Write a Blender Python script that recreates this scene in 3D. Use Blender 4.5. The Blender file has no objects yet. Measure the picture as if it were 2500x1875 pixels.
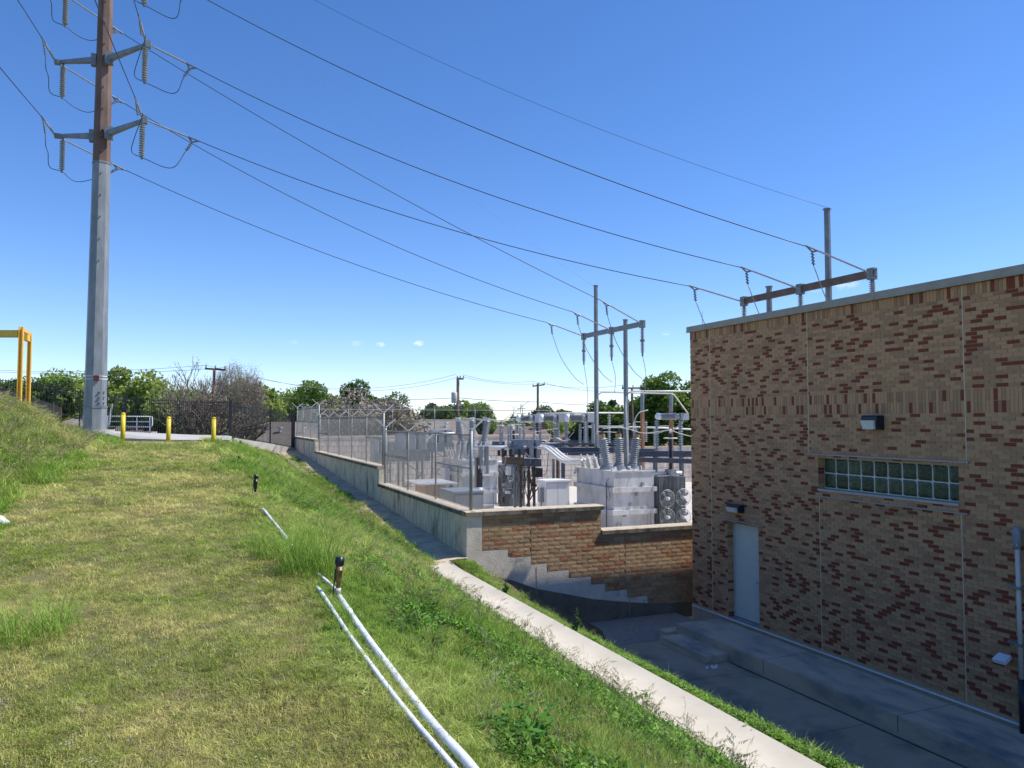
import bpy, math, random
import numpy as np
from mathutils import Vector, Matrix
random.seed(7); rng = np.random.default_rng(7)
S = bpy.context.scene
COL = S.collection
R = math.radians
# ------------------------------------------------------------------ camera
YAW, PITCH, F = R(22.8), R(2.73), 1880.0
cam_d = bpy.data.cameras.new('camera'); cam = bpy.data.objects.new('camera', cam_d); COL.objects.link(cam)
cam.location = (0, 0, 0); cam.rotation_euler = (R(90) + PITCH, 0, -YAW)
cam_d.sensor_width = 36; cam_d.lens = F / 2500 * 36; cam_d.clip_start = .05; cam_d.clip_end = 9000
S.camera = cam
# ------------------------------------------------------------------ sun and sky
SUN = Vector((.72, -.20, 1.0)).normalized()          # towards the sun
sd = bpy.data.lights.new('sun', 'SUN'); sun = bpy.data.objects.new('sun', sd); COL.objects.link(sun)
sd.energy = 5.0; sd.angle = R(.53); sd.color = (1, .945, .85)
sun.rotation_euler = SUN.to_track_quat('Z', 'Y').to_euler()
W = bpy.data.worlds.new('World'); S.world = W; W.use_nodes = True
nt = W.node_tree; nt.nodes.clear()
sky = nt.nodes.new('ShaderNodeTexSky'); sky.sky_type = 'NISHITA'; sky.sun_disc = False
sky.sun_elevation = math.asin(SUN.z); sky.sun_rotation = math.atan2(SUN.x, SUN.y)
sky.air_density = .82; sky.dust_density = .05; sky.ozone_density = 1.6; sky.altitude = 0
bg = nt.nodes.new('ShaderNodeBackground'); bg.inputs['Strength'].default_value = .15
hs = nt.nodes.new('ShaderNodeHueSaturation'); hs.inputs['Saturation'].default_value = 1.18; hs.inputs['Hue'].default_value = .5
out = nt.nodes.new('ShaderNodeOutputWorld')
tn = nt.nodes.new('ShaderNodeMix'); tn.data_type = 'RGBA'; tn.blend_type = 'MULTIPLY'; tn.inputs[0].default_value = 1; tn.inputs[7].default_value = (.96, .98, 1.14, 1)
nt.links.new(sky.outputs[0], tn.inputs[6]); nt.links.new(tn.outputs[2], hs.inputs['Color']); nt.links.new(bg.outputs[0], out.inputs[0])
S.view_settings.view_transform = 'Standard'; S.view_settings.look = 'None'
S.view_settings.exposure = 0.2; S.view_settings.gamma = 1; S.view_settings.use_curve_mapping = False
S.render.engine = 'CYCLES'
# ------------------------------------------------------------------ pixel calculators (2500x1875 photo)
fx, fy = math.sin(YAW), math.cos(YAW)
fw = Vector((fx, fy, 0)); rt = Vector((fy, -fx, 0)); cp, sp = math.cos(PITCH), math.sin(PITCH)
def ray(u, v):
    a, b = (u - 1250) / F, (937.5 - v) / F
    return fw * (cp - sp * b) + rt * a + Vector((0, 0, sp + cp * b))
def at(u, v, d):                     # point at horizontal depth d metres in front of the camera
    r = ray(u, v); return r * (d / r.dot(fw))
def onY(u, v, Y): r = ray(u, v); return r * (Y / r.y)
def onX(u, v, X): r = ray(u, v); return r * (X / r.x)
def onZ(u, v, z): r = ray(u, v); return r * (z / r.z)
# few small clouds low in the sky
def cloud_nodes():
    tc = nt.nodes.new('ShaderNodeTexCoord'); n = nt.nodes.new('ShaderNodeTexNoise'); n.inputs['Scale'].default_value = 90; n.inputs['Detail'].default_value = 5
    mp = nt.nodes.new('ShaderNodeMapping'); mp.inputs['Scale'].default_value = (1, 1, 2.2)
    nt.links.new(tc.outputs['Generated'], mp.inputs[0]); nt.links.new(mp.outputs[0], n.inputs['Vector'])
    acc = None
    for (u, v, w, a) in [(1022, 838, .0085, 1.0), (929, 841, .007, .8), (872, 838, .009, .45), (718, 836, .007, .25), (1627, 814, .007, .35), (2060, 690, .02, .55), (1995, 700, .016, .35)]:
        d = ray(u, v).normalized()
        sb = nt.nodes.new('ShaderNodeVectorMath'); sb.operation = 'SUBTRACT'; sb.inputs[1].default_value = d
        nt.links.new(tc.outputs['Generated'], sb.inputs[0])
        ml = nt.nodes.new('ShaderNodeVectorMath'); ml.operation = 'MULTIPLY'; ml.inputs[1].default_value = (1, 1, 2.0); nt.links.new(sb.outputs[0], ml.inputs[0])
        ln = nt.nodes.new('ShaderNodeVectorMath'); ln.operation = 'LENGTH'; nt.links.new(ml.outputs[0], ln.inputs[0])
        mr = nt.nodes.new('ShaderNodeMapRange'); mr.inputs[1].default_value = 0; mr.inputs[2].default_value = w; mr.inputs[3].default_value = a; mr.inputs[4].default_value = 0
        nt.links.new(ln.outputs['Value'], mr.inputs[0])
        if acc is None: acc = mr.outputs[0]
        else:
            m = nt.nodes.new('ShaderNodeMath'); m.operation = 'MAXIMUM'; nt.links.new(acc, m.inputs[0]); nt.links.new(mr.outputs[0], m.inputs[1]); acc = m.outputs[0]
    r2 = nt.nodes.new('ShaderNodeMapRange'); r2.inputs[1].default_value = .38; r2.inputs[2].default_value = .62; nt.links.new(n.outputs['Fac'], r2.inputs[0])
    m = nt.nodes.new('ShaderNodeMath'); m.operation = 'MULTIPLY'; nt.links.new(acc, m.inputs[0]); nt.links.new(r2.outputs[0], m.inputs[1])
    mx = nt.nodes.new('ShaderNodeMix'); mx.data_type = 'RGBA'; nt.links.new(m.outputs[0], mx.inputs[0]); nt.links.new(hs.outputs[0], mx.inputs[6]); mx.inputs[7].default_value = (7.6, 7.9, 8.2, 1)
    nt.links.new(mx.outputs[2], bg.inputs[0])
cloud_nodes()
# ------------------------------------------------------------------ materials
MATS = {}
def mat(name, c1, c2=None, scale=8, rough=.7, bump=0.0, metal=0.0, stretch=(1, 1, 1), c3=None, sc3=1.5, bscale=None, lo=.35, hi=.65, spec=.5, rand=0.0, lo3=.45, hi3=.7, stretch3=None):
    m = bpy.data.materials.new(name); m.use_nodes = True; t = m.node_tree; p = t.nodes['Principled BSDF']
    p.inputs['Roughness'].default_value = rough; p.inputs['Metallic'].default_value = metal; p.inputs['Specular IOR Level'].default_value = spec
    g = t.nodes.new('ShaderNodeNewGeometry'); mp = t.nodes.new('ShaderNodeMapping'); mp.inputs['Scale'].default_value = stretch
    t.links.new(g.outputs['Position'], mp.inputs[0])
    colr = None
    def noise(sc, det=6, vec=mp.outputs[0]):
        n = t.nodes.new('ShaderNodeTexNoise'); n.inputs['Scale'].default_value = sc; n.inputs['Detail'].default_value = det; n.inputs['Roughness'].default_value = .6
        t.links.new(vec, n.inputs['Vector']); return n.outputs['Fac']
    def rng_(s, a, b):
        r = t.nodes.new('ShaderNodeMapRange'); r.inputs[1].default_value = a; r.inputs[2].default_value = b; t.links.new(s, r.inputs[0]); return r.outputs[0]
    def mix(f, a, b):
        x = t.nodes.new('ShaderNodeMix'); x.data_type = 'RGBA'; t.links.new(f, x.inputs[0])
        for s, i in ((a, 6), (b, 7)):
            if isinstance(s, tuple): x.inputs[i].default_value = (*s, 1)
            else: t.links.new(s, x.inputs[i])
        return x.outputs[2]
    if c2 is not None:
        colr = mix(rng_(noise(scale), lo, hi), c1, c2)
        if c3 is not None:
            v3 = mp.outputs[0]
            if stretch3: m3 = t.nodes.new('ShaderNodeMapping'); m3.inputs['Scale'].default_value = stretch3; t.links.new(g.outputs['Position'], m3.inputs[0]); v3 = m3.outputs[0]
            colr = mix(rng_(noise(sc3, 7, v3), lo3, hi3), colr, c3)
        if rand:
            oi = t.nodes.new('ShaderNodeObjectInfo'); hv = t.nodes.new('ShaderNodeHueSaturation')
            r = t.nodes.new('ShaderNodeMapRange'); r.inputs[3].default_value = 1 - rand; r.inputs[4].default_value = 1 + rand; t.links.new(oi.outputs['Random'], r.inputs[0])
            t.links.new(r.outputs[0], hv.inputs['Value']); t.links.new(colr, hv.inputs['Color']); colr = hv.outputs[0]
        t.links.new(colr, p.inputs['Base Color'])
    else: p.inputs['Base Color'].default_value = (*c1, 1)
    if bump:
        b = t.nodes.new('ShaderNodeBump'); b.inputs['Strength'].default_value = bump; b.inputs['Distance'].default_value = .02
        t.links.new(noise(bscale or scale * 3, 8), b.inputs['Height']); t.links.new(b.outputs[0], p.inputs['Normal'])
    MATS[name] = m; return m
M = MATS
mat('brick_tan', (.52, .29, .148), (.59, .345, .182), 30, .85, .4, rand=.08)
mat('brick_buff', (.42, .228, .12), (.48, .27, .148), 30, .85, .4, rand=.08)
mat('brick_brown', (.35, .18, .10), (.41, .222, .125), 30, .85, .4, rand=.08)
mat('brick_red', (.20, .040, .017), (.27, .062, .027), 30, .8, .3, rand=.15)
mat('mortar', (.44, .295, .17), (.50, .345, .21), 40, .95, .4)
mat('caulk', (.62, .49, .33), (.68, .54, .38), 10, .7)
mat('block_tan', (.43, .27, .14), (.52, .34, .18), 9, .9, .45, rand=.13, bscale=60)
mat('block_buff', (.36, .22, .12), (.45, .285, .165), 9, .9, .45, rand=.13, bscale=60)
mat('block_red', (.37, .165, .08), (.46, .22, .11), 12, .9, .45, rand=.13, bscale=60)
mat('joint_dark', (.36, .25, .155), (.44, .31, .20), 20, .95)
mat('metal_coping', (.30, .25, .19), (.35, .30, .235), 4, .45, 0, .2)
mat('steel_lintel', (.30, .29, .30), (.38, .37, .38), 25, .5, .1, .4)
mat('concrete_streaked', (.56, .485, .375), (.84, .745, .60), 2.0, .9, .3, stretch=(1.6, 5.5, .9), c3=(.19, .18, .14), sc3=1.5, lo=.38, hi=.56, lo3=.56, hi3=.68, bscale=30, stretch3=(1, 1.6, .5))
mat('concrete_white', (.62, .55, .45), (.78, .71, .60), 2.5, .9, .5, c3=(.23, .23, .21), sc3=2.2, bscale=25, lo3=.55, hi3=.75)
mat('coping_stone', (.46, .39, .29), (.58, .50, .38), 3, .9, .6, c3=(.17, .14, .115), sc3=3, bscale=40, lo3=.55, hi3=.72, rand=.08)
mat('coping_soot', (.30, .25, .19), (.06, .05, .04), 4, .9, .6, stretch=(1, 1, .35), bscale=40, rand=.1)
mat('flume_concrete', (.50, .455, .375), (.60, .55, .46), 1.2, .9, .04, c3=(.36, .33, .27), sc3=2.4, bscale=60, lo3=.58, hi3=.85)
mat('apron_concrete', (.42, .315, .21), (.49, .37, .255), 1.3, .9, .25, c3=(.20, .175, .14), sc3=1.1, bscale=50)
mat('landing_concrete', (.56, .445, .32), (.63, .51, .375), 2.5, .9, .25, stretch=(1, .4, 1), c3=(.2, .205, .205), sc3=2, bscale=50)
mat('landing_side', (.42, .345, .24), (.50, .415, .30), 4, .9, .3, stretch=(1, 2, .4))
mat('dark_concrete', (.16, .13, .095), (.23, .19, .14), 3, .9, .4)
mat('swale_concrete', (.52, .42, .30), (.60, .49, .36), 1.2, .9, .05, c3=(.28, .24, .18), sc3=2)
mat('joint_grey', (.10, .085, .065), (.14, .12, .09), 9, .9)
mat('grid_white', (.52, .53, .50), (.60, .61, .58), 5, .6)
mat('pad_concrete', (.40, .385, .35), (.50, .48, .44), 2, .9, .2)
mat('cmu_white', (.50, .44, .38), (.64, .58, .52), 1.6, .9, .2, stretch=(2, 2, .35), c3=(.36, .30, .25), sc3=1.2)
mat('gravel', (.42, .37, .32), (.74, .69, .62), 22, .95, 1.0, bscale=30)
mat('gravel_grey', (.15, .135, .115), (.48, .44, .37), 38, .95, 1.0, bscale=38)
mat('soil', (.075, .055, .03), (.13, .10, .055), 6, .95, .6)
mat('far_ground', (.10, .11, .05), (.17, .15, .09), .3, .95)
mat('steel_galv', (.20, .215, .22), (.30, .315, .32), 3, .5, .05, .35, stretch=(1, 1, .3))
mat('steel_galv_dark', (.16, .18, .19), (.23, .25, .26), 3, .5, .05, .35)
mat('beam_brown', (.10, .068, .052), (.15, .11, .085), 3, .7)
mat('steel_weathered', (.115, .068, .055), (.165, .10, .08), 3, .8, .1, 0, stretch=(1, 1, .3), c3=(.22, .155, .13), sc3=1.4)
mat('steel_beam', (.07, .085, .11), (.10, .115, .14), 5, .55, 0, .3)
mat('steel_brown', (.085, .06, .042), (.14, .10, .07), 5, .7)
mat('rust_orange', (.30, .14, .07), (.40, .20, .10), 5, .7)
mat('porcelain', (.30, .32, .33), (.38, .40, .41), 10, .3)
mat('porcelain_white', (.55, .54, .50), (.62, .61, .57), 10, .35)
mat('porcelain_dark', (.03, .035, .045), (.06, .065, .075), 10, .3)
mat('polymer_grey', (.30, .30, .31), (.37, .37, .38), 10, .4)
mat('wire_dark', (.025, .028, .035), (.04, .042, .05), 10, .5)
mat('wire_grey', (.16, .17, .18), (.22, .23, .24), 10, .5)
mat('tank_paint', (.54, .55, .55), (.62, .63, .63), 1.5, .45, .02, c3=(.36, .36, .345), sc3=2.2, stretch=(1, 1, .4))
mat('tank_grey', (.21, .235, .26), (.28, .305, .33), 2, .45)
mat('cabinet_white', (.58, .60, .60), (.66, .68, .68), 1.5, .4)
mat('bus_white', (.68, .66, .60), (.76, .74, .68), 4, .35)
mat('brass', (.36, .22, .08), (.45, .28, .12), 20, .4, 0, .4)
mat('black_metal', (.012, .013, .016), (.022, .023, .026), 8, .4)
mat('black_plastic', (.010, .012, .018), (.02, .022, .03), 20, .35)
mat('brown_plastic', (.13, .075, .025), (.26, .16, .06), 30, .4)
mat('navy_metal', (.010, .012, .026), (.014, .017, .036), 8, .4)
mat('door_paint', (.60, .62, .56), (.65, .67, .61), 2, .45)
mat('frame_paint', (.50, .51, .46), (.56, .57, .52), 3, .5)
mat('white_paint', (.74, .76, .78), (.82, .83, .85), 3, .4)
mat('pvc', (.74, .77, .82), (.84, .87, .91), 6, .4, 0, c3=(.46, .44, .36), sc3=7, lo3=.5, hi3=.72)
mat('yellow_paint', (.70, .50, .015), (.80, .60, .03), 5, .4)
mat('orange_paint', (.82, .45, .03), (.88, .52, .045), 5, .4)
mat('wood_pole', (.085, .045, .035), (.13, .075, .055), 5, .9, 0, 0, (3, 3, .3))
mat('bark', (.09, .065, .045), (.16, .12, .085), 10, .95, .5)
mat('bark_pale', (.18, .155, .125), (.28, .245, .20), 5, .95)
mat('roof_brown', (.155, .105, .085), (.20, .14, .115), 1.5, .95)
mat('roof_grey', (.20, .175, .155), (.26, .23, .205), 1.5, .95)
mat('roof_tan', (.30, .20, .145), (.37, .25, .185), 1.5, .95)
mat('roof_pale', (.42, .42, .42), (.52, .52, .51), 2, .8)
mat('house_wall', (.28, .20, .15), (.36, .27, .21), 2, .9)
mat('fabric_black', (.008, .009, .012), (.02, .021, .026), 3, .9, .5)
mat('red_sign', (.10, .012, .014), (.13, .018, .02), 8, .6)
mat('conduit_pale', (.56, .54, .48), (.64, .62, .55), 6, .5)
mat('lens_grey', (.62, .62, .58), (.72, .72, .68), 12, .25)
mat('glow_dark', (.03, .03, .03))
mat('fin_grey', (.15, .165, .165), (.21, .225, .225), 3, .5)
mat('guard_grey', (.30, .32, .33), (.38, .40, .41), 5, .4)
mat('mesh_steel', (.13, .14, .14), (.20, .21, .21), 5, .5, 0, .3)
mat('bag_white', (.68, .69, .68), (.80, .81, .80), 12, .6, .3)
def leafmat(name, c1, c2, trans=.35, sc=1.2):
    m = bpy.data.materials.new(name); m.use_nodes = True; t = m.node_tree; p = t.nodes['Principled BSDF']; o = t.nodes['Material Output']
    p.inputs['Roughness'].default_value = .55; p.inputs['Specular IOR Level'].default_value = .3
    at_ = t.nodes.new('ShaderNodeAttribute'); at_.attribute_type = 'INSTANCER' if name.startswith('g_') else 'GEOMETRY'; at_.attribute_name = 'tint'
    x = t.nodes.new('ShaderNodeMix'); x.data_type = 'RGBA'; x.inputs[6].default_value = (*c1, 1); x.inputs[7].default_value = (*c2, 1)
    t.links.new(at_.outputs['Fac'], x.inputs[0])
    col = x.outputs[2]
    if name.startswith('g_'):
        oi = t.nodes.new('ShaderNodeObjectInfo'); hv = t.nodes.new('ShaderNodeHueSaturation'); r = t.nodes.new('ShaderNodeMapRange'); r.inputs[3].default_value = .55; r.inputs[4].default_value = 1.6
        t.links.new(oi.outputs['Random'], r.inputs[0]); t.links.new(r.outputs[0], hv.inputs['Value']); t.links.new(col, hv.inputs['Color']); col = hv.outputs[0]
    t.links.new(col, p.inputs['Base Color'])
    tr = t.nodes.new('ShaderNodeBsdfTranslucent'); t.links.new(col, tr.inputs[0]); ms = t.nodes.new('ShaderNodeMixShader'); ms.inputs[0].default_value = trans
    t.links.new(p.outputs[0], ms.inputs[1]); t.links.new(tr.outputs[0], ms.inputs[2]); t.links.new(ms.outputs[0], o.inputs[0])
    MATS[name] = m; return m
leafmat('g_lawn', (.215, .315, .034), (.64, .56, .22))
leafmat('tuft_green', (.25, .40, .06), (.4, .5, .1))
leafmat('g_tall', (.165, .30, .030), (.56, .54, .19))
leafmat('g_weed', (.06, .155, .016), (.19, .34, .045))
leafmat('g_stem', (.13, .11, .045), (.22, .17, .08), .1)
leafmat('g_straw', (.38, .33, .17), (.28, .30, .12))
leafmat('leaf_mid', (.12, .20, .035), (.28, .39, .08))
leafmat('leaf_olive', (.17, .245, .04), (.34, .42, .10))
leafmat('leaf_dark', (.05, .10, .025), (.14, .22, .05))
leafmat('leaf_bright', (.08, .165, .022), (.24, .34, .06))
leafmat('leaf_twig', (.23, .19, .15), (.40, .34, .26), .2)
leafmat('leaf_far', (.09, .13, .06), (.15, .20, .09))
leafmat('leaf_white', (.55, .55, .45), (.6, .55, .18), .2)
def glassmat():
    m = mat('glass_block', (.018, .040, .024), (.06, .095, .05), 9, .08, .7, rand=.4, bscale=14, stretch=(1, 1, 1)); return m
glassmat()
# ------------------------------------------------------------------ mesh builder
class MB:
    def __init__(s): s.v = []; s.f = []
    def quad(s, a, b, c, d): n = len(s.v); s.v += [tuple(a), tuple(b), tuple(c), tuple(d)]; s.f.append((n, n+1, n+2, n+3)); return s
    def box(s, x0, x1, y0, y1, z0, z1):
        n = len(s.v)
        s.v += [(x0,y0,z0),(x1,y0,z0),(x1,y1,z0),(x0,y1,z0),(x0,y0,z1),(x1,y0,z1),(x1,y1,z1),(x0,y1,z1)]
        s.f += [(n,n+3,n+2,n+1),(n+4,n+5,n+6,n+7),(n,n+1,n+5,n+4),(n+1,n+2,n+6,n+5),(n+2,n+3,n+7,n+6),(n+3,n,n+4,n+7)]; return s
    def beam(s, p0, p1, w, h, up=(0,0,1)):        # rectangular bar
        p0, p1 = Vector(p0), Vector(p1); d = (p1-p0).normalized(); u = Vector(up)
        if abs(d.dot(u)) > .98: u = Vector((0,1,0))
        x = d.cross(u).normalized(); y = x.cross(d).normalized(); n = len(s.v)
        for p in (p0, p1):
            for (a, b) in ((-1,-1),(1,-1),(1,1),(-1,1)): s.v.append(tuple(p + x*(a*w/2) + y*(b*h/2)))
        s.f += [(n,n+1,n+2,n+3)[::-1],(n+4,n+5,n+6,n+7),(n,n+1,n+5,n+4),(n+1,n+2,n+6,n+5),(n+2,n+3,n+7,n+6),(n+3,n,n+4,n+7)]; return s
    def ring(s, c, d, r, k, ph=0):
        d = Vector(d).normalized(); u = Vector((0,0,1)) if abs(d.z) < .95 else Vector((1,0,0))
        x = d.cross(u).normalized(); y = x.cross(d).normalized(); n = len(s.v)
        for i in range(k):
            a = 2*math.pi*(i+ph)/k; s.v.append(tuple(Vector(c) + x*(r*math.cos(a)) + y*(r*math.sin(a))))
        return n
    def loft(s, rings, k, cap=True):
        for a, b in zip(rings[:-1], rings[1:]):
            for i in range(k): j = (i+1) % k; s.f.append((a+i, a+j, b+j, b+i))
        if cap: s.f.append(tuple(rings[0]+i for i in range(k))[::-1]); s.f.append(tuple(rings[-1]+i for i in range(k)))
        return s
    def cyl(s, p0, p1, r0, r1=None, k=10, ph=0):
        d = Vector(p1)-Vector(p0); return s.loft([s.ring(p0, d, r0, k, ph), s.ring(p1, d, r1 if r1 is not None else r0, k, ph)], k)
    def tube(s, pts, r, k=6):
        pts = [Vector(p) for p in pts]; rr = []
        for i, p in enumerate(pts):
            d = pts[min(i+1, len(pts)-1)] - pts[max(i-1, 0)]
            rad = r[i] if isinstance(r, (list, tuple)) else r
            rr.append(s.ring(p, d, rad, k))
        return s.loft(rr, k)
    def lathe(s, p0, d, prof, k=12):
        p0 = Vector(p0); d = Vector(d).normalized(); return s.loft([s.ring(p0 + d*t, d, max(r, .0005), k) for t, r in prof], k)
    def insul(s, p0, p1, core, shed, n, k=10):
        p0, p1 = Vector(p0), Vector(p1); L = (p1-p0).length; pr = []
        for i in range(n):
            t = L*(i+.1)/n; e = L/n; pr += [(t, core), (t+e*.28, shed), (t+e*.48, shed*.97), (t+e*.6, core)]
        pr.append((L, core)); return s.lathe(p0, p1-p0, pr, k)
    def sphere(s, c, r, k=10, m=6, sz=1):
        c = Vector(c); return s.loft([s.ring(c + Vector((0,0,-r*sz*math.cos(math.pi*(i+.02)/(m+.04)))), (0,0,1), max(r*math.sin(math.pi*(i+.02)/(m+.04)), .001), k) for i in range(m+1)], k)
    def add(s, o): n = len(s.v); s.v += o.v; s.f += [tuple(i+n for i in f) for f in o.f]; return s
    def mesh(s, name, mats, off=(0,0,0), smooth=False):
        me = bpy.data.meshes.new(name); o = Vector(off)
        me.from_pydata([(x-o.x, y-o.y, z-o.z) for x, y, z in s.v], [], s.f)
        for m_ in (mats if isinstance(mats, (list, tuple)) else [mats]): me.materials.append(M[m_] if isinstance(m_, str) else m_)
        if smooth: me.polygons.foreach_set('use_smooth', [True]*len(me.polygons))
        me.update(); return me
    def build(s, name, m_, parent=None, smooth=False, label=None, cat=None, group=None, kind=None):
        if parent is not None: off = wloc(parent)
        else:
            a = np.array(s.v); off = Vector((float((a[:,0].min()+a[:,0].max())/2), float((a[:,1].min()+a[:,1].max())/2), float(a[:,2].min())))
        o = bpy.data.objects.new(name, s.mesh(name, m_, off, smooth)); COL.objects.link(o)
        if parent is not None: o.parent = parent
        else: o.location = off
        tag(o, label, cat, group, kind); return o
def wloc(o):
    l = Vector((0,0,0))
    while o is not None: l += o.location; o = o.parent
    return l
def tag(o, label=None, cat=None, group=None, kind=None):
    if label: o['label'] = label
    if cat: o['category'] = cat
    if group: o['group'] = group
    if kind: o['kind'] = kind
    return o
def thing(name, loc, label, cat, group=None):
    o = bpy.data.objects.new(name, None); COL.objects.link(o); o.location = loc; o.empty_display_size = .2
    return tag(o, label, cat, group)
def copy_tree(o, loc=None, label=None, parent=None, rz=None, scale=None):
    c = o.copy(); COL.objects.link(c)
    if parent is not None: c.parent = parent
    if loc is not None: c.location = loc
    if label: c['label'] = label
    if rz is not None: c.rotation_euler.z = rz
    if scale is not None: c.scale = (scale,)*3 if not isinstance(scale, tuple) else scale
    for ch in list(o.children): copy_tree(ch, parent=c)
    return c
def inst(name, me, parent, loc, scale=(1,1,1), rz=0):
    o = bpy.data.objects.new(name, me); COL.objects.link(o); o.parent = parent; o.location = Vector(loc) - wloc(parent); o.scale = scale; o.rotation_euler = (0,0,rz); return o
def sstep(t): t = min(max(t, 0), 1); return t*t*(3-2*t)
def catenary(p0, p1, sag, n=24): p0, p1 = Vector(p0), Vector(p1); return [p0.lerp(p1, i/n) - Vector((0,0,4*sag*(i/n)*(1-i/n))) for i in range(n+1)]
def bez(pts, n=16):                                  # smooth curve through points (Catmull-Rom)
    P = [Vector(p) for p in pts]; P = [P[0]*2-P[1]] + P + [P[-1]*2-P[-2]]; o = []
    for i in range(1, len(P)-2):
        for k in range(n):
            t = k/n; a, b, c, d = P[i-1], P[i], P[i+1], P[i+2]
            o.append(.5*((2*b) + (c-a)*t + (2*a-5*b+4*c-d)*t*t + (3*b-a-3*c+d)*t**3))
    return o + [P[-2]]
# ------------------------------------------------------------------ terrain
X1 = 6.36; YW = 18.0; YE = 51.8; SUBZ = -4.9
def np_s(t): t = np.clip(t, 0, 1); return t*t*(3-2*t)
def zfl(Y): return -3.42 + .0465*(np.clip(Y, 17, 52)-17)
def terr(X, Y):
    X = np.asarray(X, float); Y = np.asarray(Y, float)
    zp = -1.65 + .027*np.clip(Y, 0, 30)
    berm = np_s((-2.5-X)/2.9)*1.52*(1-np_s((Y-26)/11)) + np_s((-5-X)/8)*.35*(1-np_s((Y-30)/12)) + .35*np_s((-2.2-X)/2.5)*np_s((Y-30)/8)
    t = np.clip((X-1.0)/3.9, 0, 1); sl = (zfl(Y)-.02-zp)*(t**1.22)
    wob = .035*np.sin(X*1.7+Y*.6)*np.sin(Y*1.1-X*.4) + .015*np.sin(X*5.1+Y*2.3)
    z = zp + berm + sl + wob*np_s((5.0-X)/1.0)*np.where(Y > 29, .2, 1)
    z = z - np_s((Y-52)/16)*4.0
    return z
def bank(X, Y):                                    # the strip on the far side of the flume
    X = np.asarray(X, float); return np.maximum(-3.45 - .53*np.clip(X-5.84-.45*np_s((np.asarray(Y, float)-15.2)/2.4), 0, 9) + .02*np.sin(Y*3+X*4) + .05*np_s((np.asarray(Y, float)-16.3)/1.3)*(X < 6.5), -5.3)
def ground(u, v):
    r = ray(u, v).normalized(); t = 1.5
    while t < 90:
        p = r*t
        if p.z < float(terr(p.x, p.y)): return Vector((p.x, p.y, float(terr(p.x, p.y))))
        t += .02 + t*.002
    return r*t
def grid_obj(name, xs, ys, fn, m_, label=None, kind='structure', smooth=True):
    XX, YY = np.meshgrid(xs, ys); ZZ = fn(XX, YY); nx, ny = len(xs), len(ys)
    me = bpy.data.meshes.new(name); V = np.stack([XX, YY, ZZ], -1).reshape(-1, 3)
    i = np.arange(nx*ny).reshape(ny, nx); Fq = np.stack([i[:-1,:-1], i[:-1,1:], i[1:,1:], i[1:,:-1]], -1).reshape(-1, 4)
    me.from_pydata(V.tolist(), [], Fq.tolist()); me.materials.append(m_ if not isinstance(m_, str) else M[m_])
    if smooth: me.polygons.foreach_set('use_smooth', [True]*len(me.polygons))
    o = bpy.data.objects.new(name, me); COL.objects.link(o); tag(o, label, None, None, kind); return o
def lawn_mat():
    m = mat('lawn_soil', (.115, .125, .032), (.235, .195, .085), 1.1, .95, .8, c3=(.085, .12, .022), sc3=.6, bscale=60); return m
lawn_mat()
xs = np.concatenate([np.linspace(-60, -8, 14), np.linspace(-7.8, 5.10, 66)])
ys = np.concatenate([np.linspace(-12, 0, 12), np.linspace(.3, 52, 170), np.linspace(54, 80, 10)])
grid_obj('grass_bank', xs, ys, terr, 'lawn_soil', 'grassy berm ground of mown strip and slope')
grid_obj('grass_verge', np.linspace(5.82, 9.9, 22), np.linspace(-12, 17.97, 90), bank, 'soil', 'narrow grass verge falling from the flume to the lower yard')
fx_ = lambda X, Y: zfl(Y) + .06*((np.clip((X-5.55)/.4, -1, 1))**2) - .03
grid_obj('drainage_flume', np.array([5.0, 5.18, 5.4, 5.6, 5.75, 5.86]), np.linspace(-12, 17.9, 80), fx_, 'flume_concrete', 'pale concrete drainage flume running down beside the grass slope')
grid_obj('drainage_swale', np.array([5.0, 5.3, 5.6, 5.85, 6.1, 6.355]), np.linspace(17.9, 51.9, 60), fx_, 'swale_concrete', 'shaded concrete swale at the foot of the streaked wall')
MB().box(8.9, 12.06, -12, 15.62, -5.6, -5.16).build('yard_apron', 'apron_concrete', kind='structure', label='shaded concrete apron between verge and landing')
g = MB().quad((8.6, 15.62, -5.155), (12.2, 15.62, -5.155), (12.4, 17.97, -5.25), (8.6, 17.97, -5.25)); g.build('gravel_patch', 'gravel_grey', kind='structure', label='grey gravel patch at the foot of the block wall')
MB().quad((6.6, 18.2, SUBZ), (60, 18.2, SUBZ), (60, YE+.1, SUBZ), (6.6, YE+.1, SUBZ)).build('gravel_yard', 'gravel', kind='structure', label='white gravel floor of the substation')
MB().quad((-4000, -600, -7.6), (4000, -600, -7.6), (4000, 6000, -7.6), (-4000, 6000, -7.6)).build('ground', 'far_ground', kind='structure')
# concrete pad in front of the gate and the pale curb below the fence
pad = MB(); pts = [at(232, 1053, 34.5), at(300, 1072, 32.5), at(420, 1079, 31.2), at(560, 1079.5, 31), at(566, 1071, 41), at(560, 1068, 43.5), at(306, 1062, 44), at(262, 1050, 44)]
n = len(pad.v); zt = [-.45, -.76, -.80, -.80, -.88, -.86, -.80, -.55]
for p, z in zip(pts, zt): pad.v.append((p.x, p.y, z+.03))
for p, z in zip(pts, zt): pad.v.append((p.x, p.y, z-.6))
k = len(pts); pad.f.append(tuple(range(k))[::-1]); pad.f += [(i, (i+1) % k, k+(i+1) % k, k+i) for i in range(k)]
pad.build('concrete_pad', 'pad_concrete', kind='structure', label='pale concrete pad in front of the black gate')
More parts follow.
